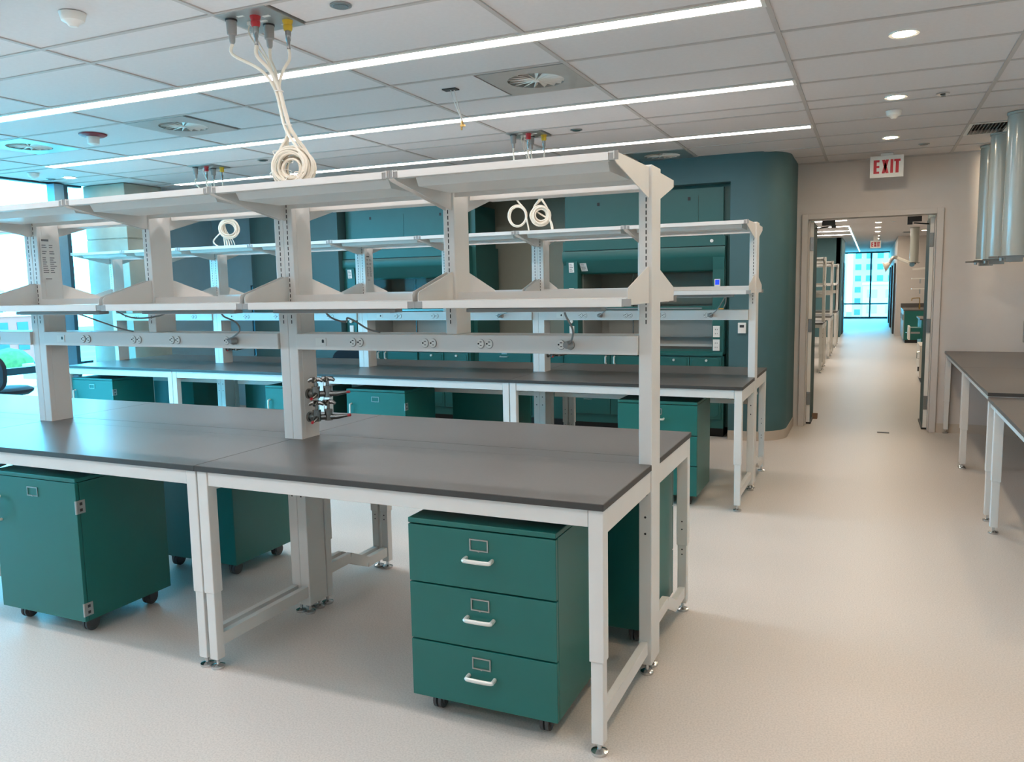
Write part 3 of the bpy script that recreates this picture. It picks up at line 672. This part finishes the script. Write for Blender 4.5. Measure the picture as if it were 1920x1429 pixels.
# ------------------------------------------------------------------ fume hoods in the alcove
def rrect(x0, x1, z0, z1, rr, n=5):
    return arc(x1-rr, z1-rr, rr, 0, 90, n)+arc(x0+rr, z1-rr, rr, 90, 180, n)+arc(x0+rr, z0+rr, rr, 180, 270, n)+arc(x1-rr, z0+rr, rr, 270, 360, n)
def fume_hood(x0, label):
    W = 1.81; t = thing('fume_hood', label, 'fume hood', (x0, 6.2, 0), 0, 'teal fume hoods')       # y=0 is the hood face
    MB().box(.03, W-.03, .05, .85, 2.15, 2.66).build('upper_enclosure', 'teal_hood', t, bevel=.003)
    for a, b in ((.24, .9), (.9, 1.52)):
        p = MB().box(a+.003, b-.003, .046, .052, 2.2, 2.585).build('access_panel', 'teal_hood', t)
        xm = a+.17 if a < .5 else b-.1
        MB().box(xm-.014, xm+.014, .044, .047, 2.535, 2.57).build('finger_slot', 'black', p)
    MB().prism([(.85, 2.15), (.0, 2.15), (.0, 2.048), (.85, 2.048)], 'x', .0, W).build('fascia', 'teal_hood', t, bevel=.003)
    MB().prism([(.8, 2.04), (-.012, 2.04), (-.02, 2.02), (-.02, 1.945), (-.01, 1.925), (.1, 1.785), (.8, 1.785)], 'x', .0, W).build('bullnose', 'teal_hood', t, smooth=True)
    MB().box(.02, W-.02, .01, .8, 2.038, 2.05).build('seam', 'black', t)
    for a, b in ((.045, .175), (W-.125, W-.005)):
        MB().prism([(-.002, .9), (.16, .9), (.16, 1.9), (-.016, 1.93), (-.002, 1.80)], 'x', a, b).build('side_post', 'teal_hood', t)
    MB().box(-.004, .045, .02, .85, .9, 2.15).build('side_panel', 'teal_hood', t); MB().box(W-.005, W+.004, .02, .85, .9, 2.15).build('side_panel', 'teal_hood', t)
    MB().box(.175, W-.125, .84, .85, .93, 1.79).box(.175, .19, .16, .84, .93, 1.79).box(W-.14, W-.125, .16, .84, .93, 1.79).build('liner', 'liner', t)
    MB().box(.3, W-.25, .79, .8, 1.03, 1.40).build('baffle', 'liner', t); MB().box(.3, W-.25, .79, .8, 1.42, 1.78).build('baffle', 'liner', t)
    MB().box(.6, .612, .77, .79, .95, 1.78).build('rod', 'gunmetal', t)
    s = MB().box(.19, W-.14, .085, .092, 1.41, 1.80).build('sash', 'sash_glass', t)
    MB().box(.19, W-.14, .075, .1, 1.375, 1.412).build('sash_rail', 'teal_hood', s); MB().box(.3, W-.25, .055, .075, 1.385, 1.398).build('sash_pull', 'steel', s)
    MB().box(.03, W-.03, .05, .84, .88, .93).build('work_surface', 'worktop', t)
    MB().prism([(-.03, .885), (-.03, .91), (.0, .93), (.12, .945), (.12, .935), (.02, .9), (.0, .885)], 'x', .045, W-.01).build('airfoil', 'teal_hood', t)
    MB().box(.175, W-.125, .1, .14, .975, 1.0).build('sill', 'liner', t)
    MB().box(W+.005, W+.055, .1, .12, .1, 2.15).build('filler_panel', 'teal_hood', t); MB().box(W-.032, W+.055, .1, .12, 2.15, 2.685).build('filler_panel', 'teal_hood', t); MB().box(-.008, .032, .1, .12, 2.15, 2.685).build('filler_panel', 'teal_hood', t); MB().box(.0, W+.055, .12, .14, 2.655, 2.70).build('filler_panel', 'teal_hood', t)
    # labels on the slope
    for xa, ww, c, d, n in ((.075, .06, Vector((.075, -.0145, 1.915)), Vector((0, .014, -.13)), Vector((0, -1, -.1))), (.2, .075, Vector((.2, .002, 1.908)), Vector((0, .11, -.14)), Vector((0, -.14, -.11)))):
        o = MB(); d = d.normalized(); n = n.normalized(); c = c+n*.003
        o._add([c, c+Vector((ww, 0, 0)), c+Vector((ww, 0, 0))+d*.11, c+d*.11, c+n*.001, c+n*.001+Vector((ww, 0, 0)), c+n*.001+Vector((ww, 0, 0))+d*.11, c+n*.001+d*.11],
               [(0,1,2,3), (7,6,5,4), (0,4,5,1), (1,5,6,2), (2,6,7,3), (3,7,4,0)]); s = o.build('instruction_label', 'paper', t)
        pl = MB()
        for j in range(5):
            cc_ = c+n*.0014+d*(.012+j*.019)+Vector((.008, 0, 0)); e = Vector((ww-.016-random.uniform(0, .02), 0, 0))
            pl._add([cc_, cc_+e, cc_+e+d*.007, cc_+d*.007], [(0,1,2,3)])
        pl.build('print_lines', 'print', s)['kind'] = 'stuff'
    MB().box(W-.105, W-.045, -.02, -.005, 1.6, 1.7).build('airflow_monitor', 'light_plastic', t); MB().box(W-.096, W-.054, -.022, -.02, 1.64, 1.69).build('monitor_screen', 'screen_blue', t)
    for z in (1.0, 1.145):
        for xx in (W-.115,):
            o = MB().box(xx, xx+.07, -.014, -.004, z-.06, z+.06).build('outlet_box', 'light_plastic', t)
            MB().box(xx+.022, xx+.027, -.0155, -.014, z+.015, z+.028).box(xx+.042, xx+.047, -.0155, -.014, z+.015, z+.028).box(xx+.022, xx+.027, -.0155, -.014, z-.03, z-.017).box(xx+.042, xx+.047, -.0155, -.014, z-.03, z-.017).build('outlet_slots', 'charcoal', o)
    for z in (1.13, 1.56): MB().box(.075, .13, -.014, -.004, z-.07, z+.07).build('outlet_box', 'light_plastic', t)
    for z in (1.25, 1.36):
        MB().lathe([(.001, 0), (.018, 0), (.02, .01), (.02, .02)], (0, 0, 0), 12).build('service_knob', 'light_plastic', t, True).matrix_local = Matrix.Translation((.1, -.03, z)) @ Matrix.Rotation(-math.pi/2, 4, 'X')
    MB().cyl((W-.12+.09, -.03, 1.38), (W-.12+.09, -.004, 1.38), .012, 10).cyl((W-.06, -.05, 1.385), (W-.0, -.05, 1.385), .009, 8).build('service_valve', 'brass', t)
    MB().lathe([(.011, 0), (.018, .002), (.018, .006)], (0, 0, 0), 14).build('light_switch', 'paper', t, True).matrix_local = Matrix.Translation((W-.14, .0, 2.1)) @ Matrix.Rotation(math.pi/2, 4, 'X')
    # base cabinets
    MB().box(.02, W-.01, .06, .8, .0, .1).build('toe_kick', 'black', t)
    MB().box(.0, W, .0, .8, .1, .88).build('base_carcass', 'teal_hood', t)
    for (a, b, kd) in ((.02, .56, 'L'), (.56, 1.08, 'R'), (1.1, 1.45, 'P'), (1.45, 1.79, 'P')):
        d = MB().box(a+.004, b-.004, -.02, 0, .2, .868).build('base_door', 'teal_hood', t, bevel=.003)
        if kd == 'P':
            MB().prism(rrect(a+.025, b-.025, .23, .858, .04), 'y', -.026, -.02).build('raised_panel', 'teal_hood', d, bevel=.002)
            MB().cyl((a+.18, -.045, .835), (a+.18, -.026, .835), .013, 10).build('knob', 'satin', d)
        else:
            xx = b-.05 if kd == 'L' else a+.05
            MB().tube([(xx, -.02, .86), (xx, -.045, .855), (xx, -.045, .785), (xx, -.02, .78)], .010, 8).build('handle', 'satin', d)
            lv = MB()
            for j in range(6): lv.prism([(-.02, .36+j*.022), (-.028, .364+j*.022), (-.02, .374+j*.022)], 'x', (a+b)/2-.05, (a+b)/2+.05)
            lv.build('vent_louvers', 'teal_hood', d)
    return t
fume_hood(-2.43, 'teal fume hood at the right of the alcove, beside the curved wall')
fume_hood(-5.45, 'teal fume hood at the left of the alcove')
# cabinet standing between the hoods
t = thing('base_cabinet', 'teal drawer cabinet standing between the two fume hoods', 'cabinet', (-3.02, 6.3, 0))
MB().box(-.56, .56, 0, .6, .1, .9).build('body', 'teal_hood', t); MB().box(-.54, .54, .05, .6, 0, .1).build('toe_kick', 'black', t)
for a, b in ((-.55, .14), (.15, .55)):
    d = MB().box(a, b, -.02, 0, .66, .885).build('drawer', 'teal_hood', t, bevel=.002); xm = (a+b)/2
    MB().tube([(xm-.05, -.02, .83), (xm-.05, -.045, .825), (xm+.05, -.045, .825), (xm+.05, -.02, .83)], .006, 8).build('handle', 'aluminium', d)
    MB().box(xm-.035, xm+.035, -.0215, -.02, .853, .88).build('label_holder', 'steel', d)
    MB().box(a, b, -.02, 0, .12, .65).build('door', 'teal_hood', t, bevel=.002)
t = thing('thermostat', 'white wall thermostat on the teal wall beside the fume hood', 'thermostat', (-.425, 6.12, 1.187))
MB().box(-.04, .04, -.022, 0, -.055, .055).build('case', 'light_plastic', t, bevel=.003); MB().box(-.022, .022, -.0235, -.022, .005, .032).build('display', 'charcoal', t)
t = thing('hood_cord', 'grey hose hanging beside the fume hood post', 'hose', (-.62, 6.15, 1.4))
MB().tube(smooth_path([(0, 0, 0), (.03, -.05, .06), (.02, -.05, .16), (-.03, -.02, .2), (-.05, 0, .22)], 5), .006, 7).build('hose', 'cable_grey', t, True)

# chairs
def stool(x, y, rz, label, zs=.79, zb=1.13):
    t = thing('lab_stool', label, 'stool', (x, y, 0), rz, 'lab stools')
    MB().lathe([(.12, zs-.075), (.2, zs-.07), (.235, zs-.045), (.24, zs-.02), (.2, zs), (.02, zs-.006)], n=28).build('seat', 'navy_fabric', t, True)
    n = 14; b = MB(); pts = rrect(-.22, .22, zb-.34, zb, .13, 6); k = len(pts)
    vs = [(a, .22-.25*a*a, z) for a, z in pts]+[(a*.97, .262-.25*a*a, (z-zb+.17)*.97+zb-.17) for a, z in pts]
    b._add(vs, [tuple(range(k)), tuple(range(2*k-1, k-1, -1))]+[(i, (i+1) % k, k+(i+1) % k, k+i) for i in range(k)]); b.build('backrest', 'navy_fabric', t, True)
    MB().tube(smooth_path([(0, .05, zs-.09), (0, .26, zs-.08), (0, .3, zs+.02), (0, .27, zb-.2)], 5), .018, 8).build('back_bracket', 'black', t, True)
    MB().cyl((0,0,.1), (0,0,zs-.07), .025, 14).build('gas_column', 'black', t, True)
    fr = MB().tube([(.2*math.cos(a), .2*math.sin(a), .28) for a in [2*math.pi*i/24 for i in range(24)]], .011, 8, True)
    for a in range(3): an = math.radians(30+120*a); fr.bar((0,0,.28), (.2*math.cos(an), .2*math.sin(an), .28), .014, .014)
    fr.build('foot_ring', 'chrome', t, True)
    for a in range(5):
        an = math.radians(72*a+18); d = Vector((math.cos(an), math.sin(an), 0))
        l = MB().bar((0,0,.1), (d.x*.29, d.y*.29, .075), .04, .03).build('base_arm', 'black', t)
        MB().cyl((d.x*.29-d.y*.02, d.y*.29+d.x*.02, .03), (d.x*.29+d.y*.02, d.y*.29-d.x*.02, .03), .03, 14).build('caster', 'black', l, True)
stool(-6.64, 2.42, math.radians(195), 'dark blue lab stool in the aisle at the left edge, near the window', .80, 1.12)
stool(-4.75, 5.03, math.radians(0), 'black lab stool behind the rear bench', .66, .965)

# ------------------------------------------------------------------ right-hand side benches
def side_table(y0, y1, zt, label, inset=.032):
    t = thing('side_table', label, 'workbench', (1.53, y0, 0), 0, 'side tables along the right wall'); ln = y1-y0
    MB().box(0, .77, .0015, ln-.0015, zt-.025, zt).build('worktop', 'worktop', t, bevel=.002)
    MB().box(.012, .05, .06, ln-.06, zt-.06, zt-.025).build('front_rail', 'white_metal', t)
    for yy in (.004, ln-inset-.02): MB().box(.06, .71, yy, yy+.048, zt-.11, zt-.025).build('side_rail', 'white_metal', t)
    MB().box(.0, .77, .0, .0015, zt-.024, zt-.001).build('edge_band', 'worktop_edge', t)
    for xx in (.036, .73):
        for yy in (.032, ln-inset): make_leg(t, xx, yy, 1, zt-.025)
    return t
side_table(5.42, 7.235, .888, 'side table with dark grey top against the door wall, on the right')
side_table(3.655, 5.418, .888, 'side table with dark grey top, standing between the two other side tables')
side_table(1.75, 3.653, .86, 'slightly lower side table with dark grey top at the right edge', .267)
t = thing('wall_box', 'small grey box on the right part of the door wall', 'outlet box', (2.28, 7.2, 1.1)); MB().box(-.04, .035, 0, .05, -.11, .11).build('case', 'grey_plastic', t)

# hanging duct columns
def duct_column(x, y, zb, label, arm=False):
    t = thing('duct_column', label, 'duct column', (x, y, ZC), 0, 'hanging white duct columns')
    MB().cyl((0, 0, zb-ZC), (0, 0, -.012), .1, 36).build('tube', 'duct_paint', t, True)
    MB().lathe([(.1, -.022), (.106, -.018), (.106, -.002)], n=36).build('collar', 'duct_paint', t, True)
    b = MB().box(-.12, .1, -.05, .05, zb-ZC-.016, zb-ZC).box(-.07, .05, -.045, .045, zb-ZC-.05, zb-ZC-.016)
    b.build('mount_plate', 'gunmetal', t); MB().cyl((-.19, 0, zb-ZC-.008), (.0, 0, zb-ZC-.008), .009, 10).cyl((-.1, -.02, zb-ZC-.04), (-.1, -.02, zb-ZC-.01), .014, 10).cyl((.09, -.02, zb-ZC-.03), (.13, -.02, zb-ZC+.0), .012, 10).build('pivot_bolts', 'steel', t, True)
    return t
duct_column(1.855, 5.2, 1.83, 'hanging white duct column nearest the camera, at the right edge')
duct_column(1.852, 6.2, 1.83, 'hanging white duct column, middle of three')
duct_column(1.85, 6.95, 1.83, 'hanging white duct column farthest back, against the door wall')

# exit signs
def exit_sign(x, y, ztop, wd, h, label):
    t = thing('exit_sign', label, 'exit sign', (x, y, ztop), 0, 'exit signs')
    MB().box(-wd/2, wd/2, -.012, .012, -h, 0).build('face', 'paper', t, bevel=.002)
    b = MB(); lh = h*.62; z0 = -h*.81; s = wd/.317; y0, y1 = -.0145, -.012; th = .029*s; lw = .055*s; xs = [-.125*s, -.047*s, .034*s, .068*s]
    x = xs[0]; b.box(x, x+th, y0, y1, z0, z0+lh)
    for zz in (z0, z0+lh/2-th*.38, z0+lh-th*.76): b.box(x+th, x+lw, y0, y1, zz, zz+th*.76)
    x = xs[1]; lx = .066*s
    for q in ([(x, z0), (x+th, z0), (x+lx, z0+lh), (x+lx-th, z0+lh)], [(x+lx-th, z0), (x+lx, z0), (x+th, z0+lh), (x, z0+lh)]): b.prism(q, 'y', y0, y1)
    x = xs[2]; b.box(x, x+th*.9, y0, y1, z0, z0+lh)
    x = xs[3]; b.box(x, x+.06*s, y0, y1, z0+lh-th*.76, z0+lh); b.box(x+.03*s-th/2, x+.03*s+th/2, y0, y1, z0, z0+lh-th*.76)
    b.build('lettering', 'sign_red', t)
    MB().box(-.06, .06, -.02, .02, 0, ZC-ztop-.003).build('canopy', 'light_plastic', t)
exit_sign(.9, 6.9, 2.937, .317, .222, 'white and red exit sign over the double door')
exit_sign(.845, 23.0, 2.8, .28, .21, 'small red exit sign in the far corridor')

# ------------------------------------------------------------------ double door
fm = struct(MB().box(DX0-.064, DX0, YB-.03, YB+.16, 0, DZ+.06).box(DX1, DX1+.064, YB-.03, YB+.16, 0, DZ+.06).box(DX0, DX1, YB-.03, YB+.16, DZ, DZ+.06)
            .box(DX0, DX0+.012, YB+.06, YB+.16, 0, DZ).box(DX1-.012, DX1, YB+.06, YB+.16, 0, DZ).build('door_1', 'grey_plastic', bevel=.003))
fm.data.materials.clear(); fm.data.materials.append(M['wall_paint'])
for sg, xh, lab in ((1, DX0+.004, 'left'), (-1, DX1-.004, 'right')):
    lf = MB().box(min(xh, xh+sg*.045), max(xh, xh+sg*.045), YB+.185, YB+.82, .02, DZ-.02).build('door_leaf', 'dark_teal' if 'dark_teal' in M else 'teal_wall', fm)
    MB().box(min(xh, xh+sg*.046), max(xh, xh+sg*.046), YB+.16, YB+.185, .02, DZ-.02).build('leaf_edge', 'light_plastic', lf)
    MB().box(min(xh-sg*.004, xh+sg*.06), max(xh-sg*.004, xh+sg*.06), YB+.15, YB+.80, .0, .02).build('door_sweep', 'black', lf)
    for z in (.3, 1.15, 2.08):
        MB().box(min(xh-sg*.003, xh+sg*.047), max(xh-sg*.003, xh+sg*.047), YB+.146, YB+.16, z-.075, z+.075).build('hinge', 'gunmetal', lf)
    xm = xh+sg*.2
    MB().box(xm-.07, xm+.07, YB+.165, YB+.23, DZ-.06, DZ-.005).bar((xm, YB+.2, DZ-.075), (xm-sg*.17, YB+.5, DZ-.075), .02, .012).box(xm-.02+sg*.05, xm+.03+sg*.05, YB+.17, YB+.22, DZ-.09, DZ-.06).build('door_closer', 'charcoal', fm)
MB().prism([(7.78, 0), (7.9, 0), (7.9, .055)], 'x', .17, .235).build('door_wedge', 'door_wood', fm)
t = thing('floor_drain', 'thin dark threshold plate on the floor before the door', 'floor plate', (.955, 7.05, 0)); MB().box(-.06, .06, -.03, .03, 0, .003).build('plate', 'charcoal', t)

# ------------------------------------------------------------------ far lab beyond the doors
struct(MB().box(-.2, -.05, YB+.14, 11.1, .12, 3.0).build('wall_passage_left', 'teal_wall')); struct(MB().box(-.205, -.042, YB+.14, 11.105, 0, .12).build('baseboard_passage_left', 'base_vinyl'))
struct(MB().box(1.5, 1.62, YB+.14, 10.7, .12, 3.0).build('wall_passage_right', 'teal_wall')); struct(MB().box(1.492, 1.625, YB+.14, 10.705, 0, .12).build('baseboard_passage_right', 'base_vinyl'))
MBc = MB().box(-4.0, 3.3, YB+.14, 37.0, ZC, 3.1)
struct(MBc.build('ceiling_far', 'tile'))
struct(MB().box(3.2, 3.35, 10.7, 24.3, 0, 3.0).box(1.5, 3.3, 10.6, 10.7, 0, 3.0).build('wall_far_right', 'wall_paint'))
struct(MB().box(1.45, 3.3, 24.3, 24.42, 0, 3.0).build('wall_far_end', 'wall_paint'))
struct(MB().box(1.45, 1.6, 24.42, 37.0, 0, 3.0).build('wall_corridor_right', 'wall_paint'))
struct(MB().box(-4.0, -.1, 23.7, 23.85, 0, 3.0).box(-.22, -.06, 23.7, 26.6, 0, 3.0).build('wall_far_left', 'teal_wall'))
struct(MB().box(-4.1, -4.0, 7.4, 23.8, 0, 3.0).build('wall_far_side', 'teal_wall')); struct(MB().box(-4.1, -.2, 11.0, 11.1, 0, 3.0).build('wall_far_front', 'teal_wall'))
struct(MB().box(-1.2, -1.05, 26.6, 37.0, 0, 3.0).build('wall_corridor_left', 'teal_wall'))
for k, (yy, hh) in enumerate(((25.6, 2.2), (29.5, 2.2), (33.0, 2.2))):
    d = struct(MB().box(1.40, 1.45, yy-.06, yy+1.0, 0, hh).build('door_%d' % (k+2), 'charcoal')); MB().box(1.395, 1.42, yy, yy+.94, .02, hh-.06).build('door_leaf', 'wall_lit_blue' if k != 1 else 'teal_wall', d)
d = struct(MB().box(-.06, -.04, 25.2, 26.4, 0, 2.25).build('door_5', 'charcoal'))
w3 = struct(MB().box(-1.2, 1.5, 37.0, 37.1, 0, .09).box(-1.2, 1.5, 37.0, 37.1, 2.9, 3.0).build('window_3', 'dark_frame'))
MB().box(-1.1, 1.5, 37.0, 37.1, .63, .70).build('transom', 'dark_frame', w3); MB().box(.68, .75, 36.98, 37.1, .09, 2.9).build('mullion', 'dark_frame', w3)
for x0, x1 in ((-1.1, .68), (.75, 1.45)):
    for z0, z1 in ((.09, .63), (.70, 2.9)): MB().box(x0, x1, 37.04, 37.05, z0, z1).build('pane', 'glass', w3)
for i, y in enumerate((12.9, 14.6, 16.5, 18.5, 20.3, 22.1)):
    t = thing('linear_light', 'linear ceiling light in the far lab, %s from the doors' % ['first', 'second', 'third', 'fourth', 'fifth', 'sixth'][i], 'ceiling light', (-1.8, y, ZC), 0, 'linear ceiling lights')
    MB().box(-2.05, 2.07, -.08, .08, -.006, .0).build('housing', 'light_plastic', t); MB().box(-2.05, 2.05, -.055, .055, -.01, -.005).build('lens', 'far_glow', t)
t = thing('linear_light', 'long linear ceiling light running away from the camera in the far corridor', 'ceiling light', (.245, 27.5, ZC), 0, 'linear ceiling lights')
MB().box(-.04, .04, -8.5, 8.5, -.006, 0).build('housing', 'light_plastic', t); MB().box(-.009, .009, -8.5, 8.5, -.009, -.005).build('lens', 'far_glow', t)
for i, y in enumerate((9.2, 11.0, 12.7, 14.2, 15.9, 17.69, 19.45, 21.3, 23.5, 25.2, 26.9)):
    downlight(.885, y, '%s downlight along the far corridor, counting from the doors' % ['first','second','third','fourth','fifth','sixth','seventh','eighth','ninth','tenth','last'][i])
downlight(2.0, 21.6, 'downlight beside the far extraction arm')
for i, (x, y) in enumerate(((1.19, 17.55), (1.19, 13.2))):
    t = thing('sprinkler_cover', 'sprinkler cover in the far lab, %s' % ['deeper one', 'one near the doors'][i], 'sprinkler', (x, y, ZC), 0, 'round sprinkler covers'); MB().lathe([(.042, -.006), (.05, -.004), (.05, .0)], n=16).build('rim', 'steel', t, True)
t = thing('return_grille', 'return air grille in the far lab ceiling', 'air vent', (1.66, 22.2, ZC)); MB().box(-.15, .15, -.3, .3, -.008, 0).build('frame', 'steel', t)
for i in range(8): MB().box(-.12+i*.032, -.105+i*.032, -.27, .27, -.011, -.008).build('louver', 'charcoal', t)
# sink run on the right of the far lab
t = thing('sink_cabinet', 'teal sink cabinet with dark splashback in the far lab', 'cabinet', (1.6, 21.4, 0))
MB().box(0, .75, 0, 2.3, .08, .855).build('body', 'teal_cabinet', t); MB().box(.03, .75, .02, 2.3, 0, .08).build('toe_kick', 'black', t)
MB().box(-.03, .77, -.01, 2.3, .855, .885).build('worktop', 'worktop', t); MB().box(-.03, 1.2, 2.28, 2.3, .885, 1.0).build('splashback', 'worktop', t)
for k in range(4):
    d = MB().box(-.022, 0, .02+k*.56, .56+k*.56, .1, .85).build('door', 'aluminium', t); MB().box(-.045, -.022, .08+k*.56, .1+k*.56, .6, .75).build('handle', 'chrome', d)
t = thing('lab_faucet', 'bent brown faucet over the far sink', 'faucet', (1.97, 21.8, .886)); MB().tube(smooth_path([(0, 0, 0), (0, 0, .2), (-.005, 0, .29), (-.03, 0, .3), (-.17, 0, .29), (-.19, 0, .27), (-.19, 0, .22)], 4), .012, 8).build('spout', 'brass', t, True); MB().cyl((0, 0, .0), (0, 0, .12), .022, 10).build('base', 'brass', t)
for k, z in enumerate((1.42, 1.69)):
    t = thing('wall_shelf', '%s pale shelf on the far lab wall' % ['lower', 'upper'][k], 'shelf', (1.75, 21.5, z), 0, 'pale shelves on the far wall'); MB().box(0, 1.2, 0, .3, 0, .025).build('board', 'light_plastic', t); [MB().box(x, x+.02, .02, .3, -.12, 0).build('bracket', 'aluminium', t) for x in (.2, 1.0)]
t = thing('open_drawer_cabinet', 'teal cabinet with one drawer pulled open in the far lab', 'cabinet', (1.74, 16.0, 0))
MB().box(0, .6, 0, 1.4, .08, .84).build('body', 'teal_cabinet', t); MB().box(-.03, .62, -.01, 1.42, .84, .87).build('worktop', 'worktop', t); MB().box(.05, .6, .02, 1.4, 0, .08).build('toe_kick', 'black', t)
dr = MB().box(-.2, 0, .03, .5, .45, .68).build('open_drawer', 'teal_cabinet', t); MB().box(-.235, -.2, .01, .52, .43, .71).build('drawer_front', 'light_plastic', dr); MB().box(-.19, -.02, .025, .03, .56, .6).build('slide', 'steel', dr); MB().tube([(-.235, .2, .57), (-.265, .2, .57), (-.265, .32, .57), (-.235, .32, .57)], .007, 8).build('handle', 'chrome', dr)  # drawer front coloured white to imitate overexposed shine
t = thing('white_cabinet', 'white low cabinet just past the doors on the right', 'cabinet', (1.53, 12.0, 0))
MB().box(0, .6, 0, .9, .08, .60).build('body', 'light_plastic', t); MB().box(.03, .6, .02, .88, 0, .08).build('toe_kick', 'black', t); MB().tube([(0, .1, .5), (-.035, .1, .49), (-.035, .1, .39), (0, .1, .38)], .008, 8).build('handle', 'chrome', t); MB().box(-.02, 0, .08, .12, .18, .25).build('lock', 'black', t)
t = duct_column(1.72, 20.0, 2.1, 'hanging duct column in the far lab carrying an extraction arm')
t = thing('extraction_arm', 'white articulated extraction arm hanging in the far lab', 'extraction arm', (1.70, 20.0, 2.05))
MB().tube([(0, 0, 0), (-.36, 0, .17)], [.045, .04], 14).build('lower_arm', 'light_plastic', t, True); MB().cyl((-.02, -.05, 0), (-.02, .05, 0), .06, 14).build('joint', 'blue_tint_frame', t, True)
MB().tube(smooth_path([(-.36, 0, .17), (-.43, 0, .19), (-.5, 0, .12), (-.54, 0, .03)], 5), .045, 12).build('elbow', 'aluminium', t, True)
MB().tube([(-.52, 0, .05), (-.6, 0, -.02), (-.66, 0, -.04)], [.04, .09, .16], 18).build('hood', 'light_plastic', t, True); MB().bar((0, -.04, -.12), (.28, -.04, -.1), .05, .05).build('counterweight', 'light_plastic', t)
t = thing('light_switch', 'white light switch on the far teal wall', 'switch', (-.055, 24.3, 1.15)); MB().box(0, .012, -.04, .04, -.06, .06).build('plate', 'light_plastic', t)

# ------------------------------------------------------------------ outside: city below the windows
GZ = -16.0
tag(MB().box(-420, 160, -200, 520, GZ-1, GZ).build('city_ground', 'ground'), 'pale street level far below the windows', 'ground')
def building(name, label, cat, x, y, wx, wy, zt, m, rows, cols, face, group=None, wm='bldg_window', ww=.55, wh=.5, parapet=True):
    t = thing(name, label, cat, (x, y, GZ), 0, group); h = zt-GZ
    MB().box(-wx/2, wx/2, -wy/2, wy/2, 0, h).build('walls', m, t)
    if parapet:
        MB().box(-wx/2-.2, wx/2+.2, -wy/2-.2, wy/2+.2, h, h+.5).build('roof_edge', 'roof_pale', t)
    for i in range(rows):
        z = h-(i+.55)*3.2
        if z < 1: break
        for j in range(cols):
            if face == 'x':
                c = -wy/2+(j+.5)*wy/cols; q = wy/cols*ww/2; MB().box(wx/2, wx/2+.08, c-q, c+q, z-wh*1.6, z+wh*1.6).build('window', wm, t)
            else:
                c = -wx/2+(j+.5)*wx/cols; q = wx/cols*ww/2; MB().box(c-q, c+q, -wy/2-.08, -wy/2, z-wh*1.6, z+wh*1.6).build('window', wm, t)
    return t
building('tower_block', 'white tower block with small windows seen through the left window', 'building', -150, 52, 18, 22, 11.5, 'bldg_white', 6, 6, 'x')
building('tower_block', 'pale office block behind the shelving rack bracket', 'building', -190, 108, 16, 26, 3.2, 'bldg_white', 5, 8, 'x')
building('brick_building', 'pink apartment building seen through the left window', 'building', -130, 52, 16, 26, -1.5, 'bldg_pink', 4, 8, 'x')
building('brick_building', 'cream and pink apartment building right of the window mullion', 'building', -140, 87, 14, 18, -1.6, 'bldg_pink', 4, 5, 'x')
building('low_building', 'low white building with a flat roof below the left window', 'building', -85, 36, 22, 30, -7, 'bldg_white', 2, 7, 'x')
building('low_building', 'low white shed with a flat roof right of the mullion', 'building', -88, 62, 18, 16, -8.5, 'bldg_white', 2, 4, 'x')
building('low_building', 'nearest low white roof under the window', 'building', -52, 25, 18, 26, -9.5, 'roof_pale', 1, 5, 'x')
for i, (x, y, z) in enumerate(((-80, 36.5, -7), (-83, 41, -7), (-85, 59, -8.5), (-50, 22, -9.5))):
    t = thing('rooftop_unit', 'grey air conditioning unit on a flat roof, %s' % ['left of the pair', 'right of the pair', 'beyond the mullion', 'on the nearest roof'][i], 'air conditioner', (x, y, z+.5), 0, 'rooftop units')
    MB().box(-1.5, 1.5, -1.2, 1.2, 0, 2.2).build('case', 'aluminium', t); MB().lathe([(.7, 2.2), (.7, 2.45)], n=14).build('fan', 'charcoal', t)
def tree(x, y, zt, rr, label):
    t = thing('tree', label, 'tree', (x, y, GZ), 0, 'city trees'); h = zt-GZ; MB().cyl((0,0,0), (0,0,h-rr), .3, 8, .15).build('trunk', 'door_wood', t); b = MB()
    for k in range(12):
        a = random.uniform(0, 6.28); d = random.uniform(0, rr*.6); q = rr*random.uniform(.35, .6)
        b.lathe([(q*math.sin(math.pi*i/6)+.01, -q*math.cos(math.pi*i/6)) for i in range(7)], (d*math.cos(a), d*math.sin(a), h-rr+random.uniform(-rr*.4, rr*.5)), 9)
    b.build('crown', 'foliage', t, True)
tree(-112, 73, -5, 6, 'green tree right of the window mullion'); tree(-115, 44, -6.5, 5, 'small green tree between the low roofs')
tree(-2, 150, -4, 9, 'green tree seen through the far corridor window'); tree(10, 170, -5, 8, 'second tree seen through the far corridor window')
building('glass_tower', 'pale blue glass tower filling the right of the far corridor window', 'building', 5.5, 260, 20, 20, 46, 'bldg_glass', 22, 7, 'y')
building('glass_tower', 'narrow pale tower at the left of the far corridor window', 'building', -14, 280, 14, 20, 50, 'bldg_white', 22, 5, 'y', None, 'bldg_glass')
building('low_building', 'white building with a curved front in the far corridor window', 'building', 6, 190, 14, 20, 1, 'bldg_white', 4, 4, 'y', None, 'bldg_glass')
building('low_building', 'green roofed low hall at the foot of the far corridor window', 'building', -2, 110, 30, 20, -10, 'bldg_glass', 1, 6, 'y')
for i in range(9):
    x = -185+i*13; building('city_block', '%s hazy city block from the left on the skyline beyond the left window' % ['first','second','third','fourth','fifth','sixth','seventh','eighth','ninth'][i], 'building', -215, 10+i*15, 14, 12, -6+((i*37) % 7)*1.2, 'bldg_white', 3, 4, 'x', 'hazy city blocks')
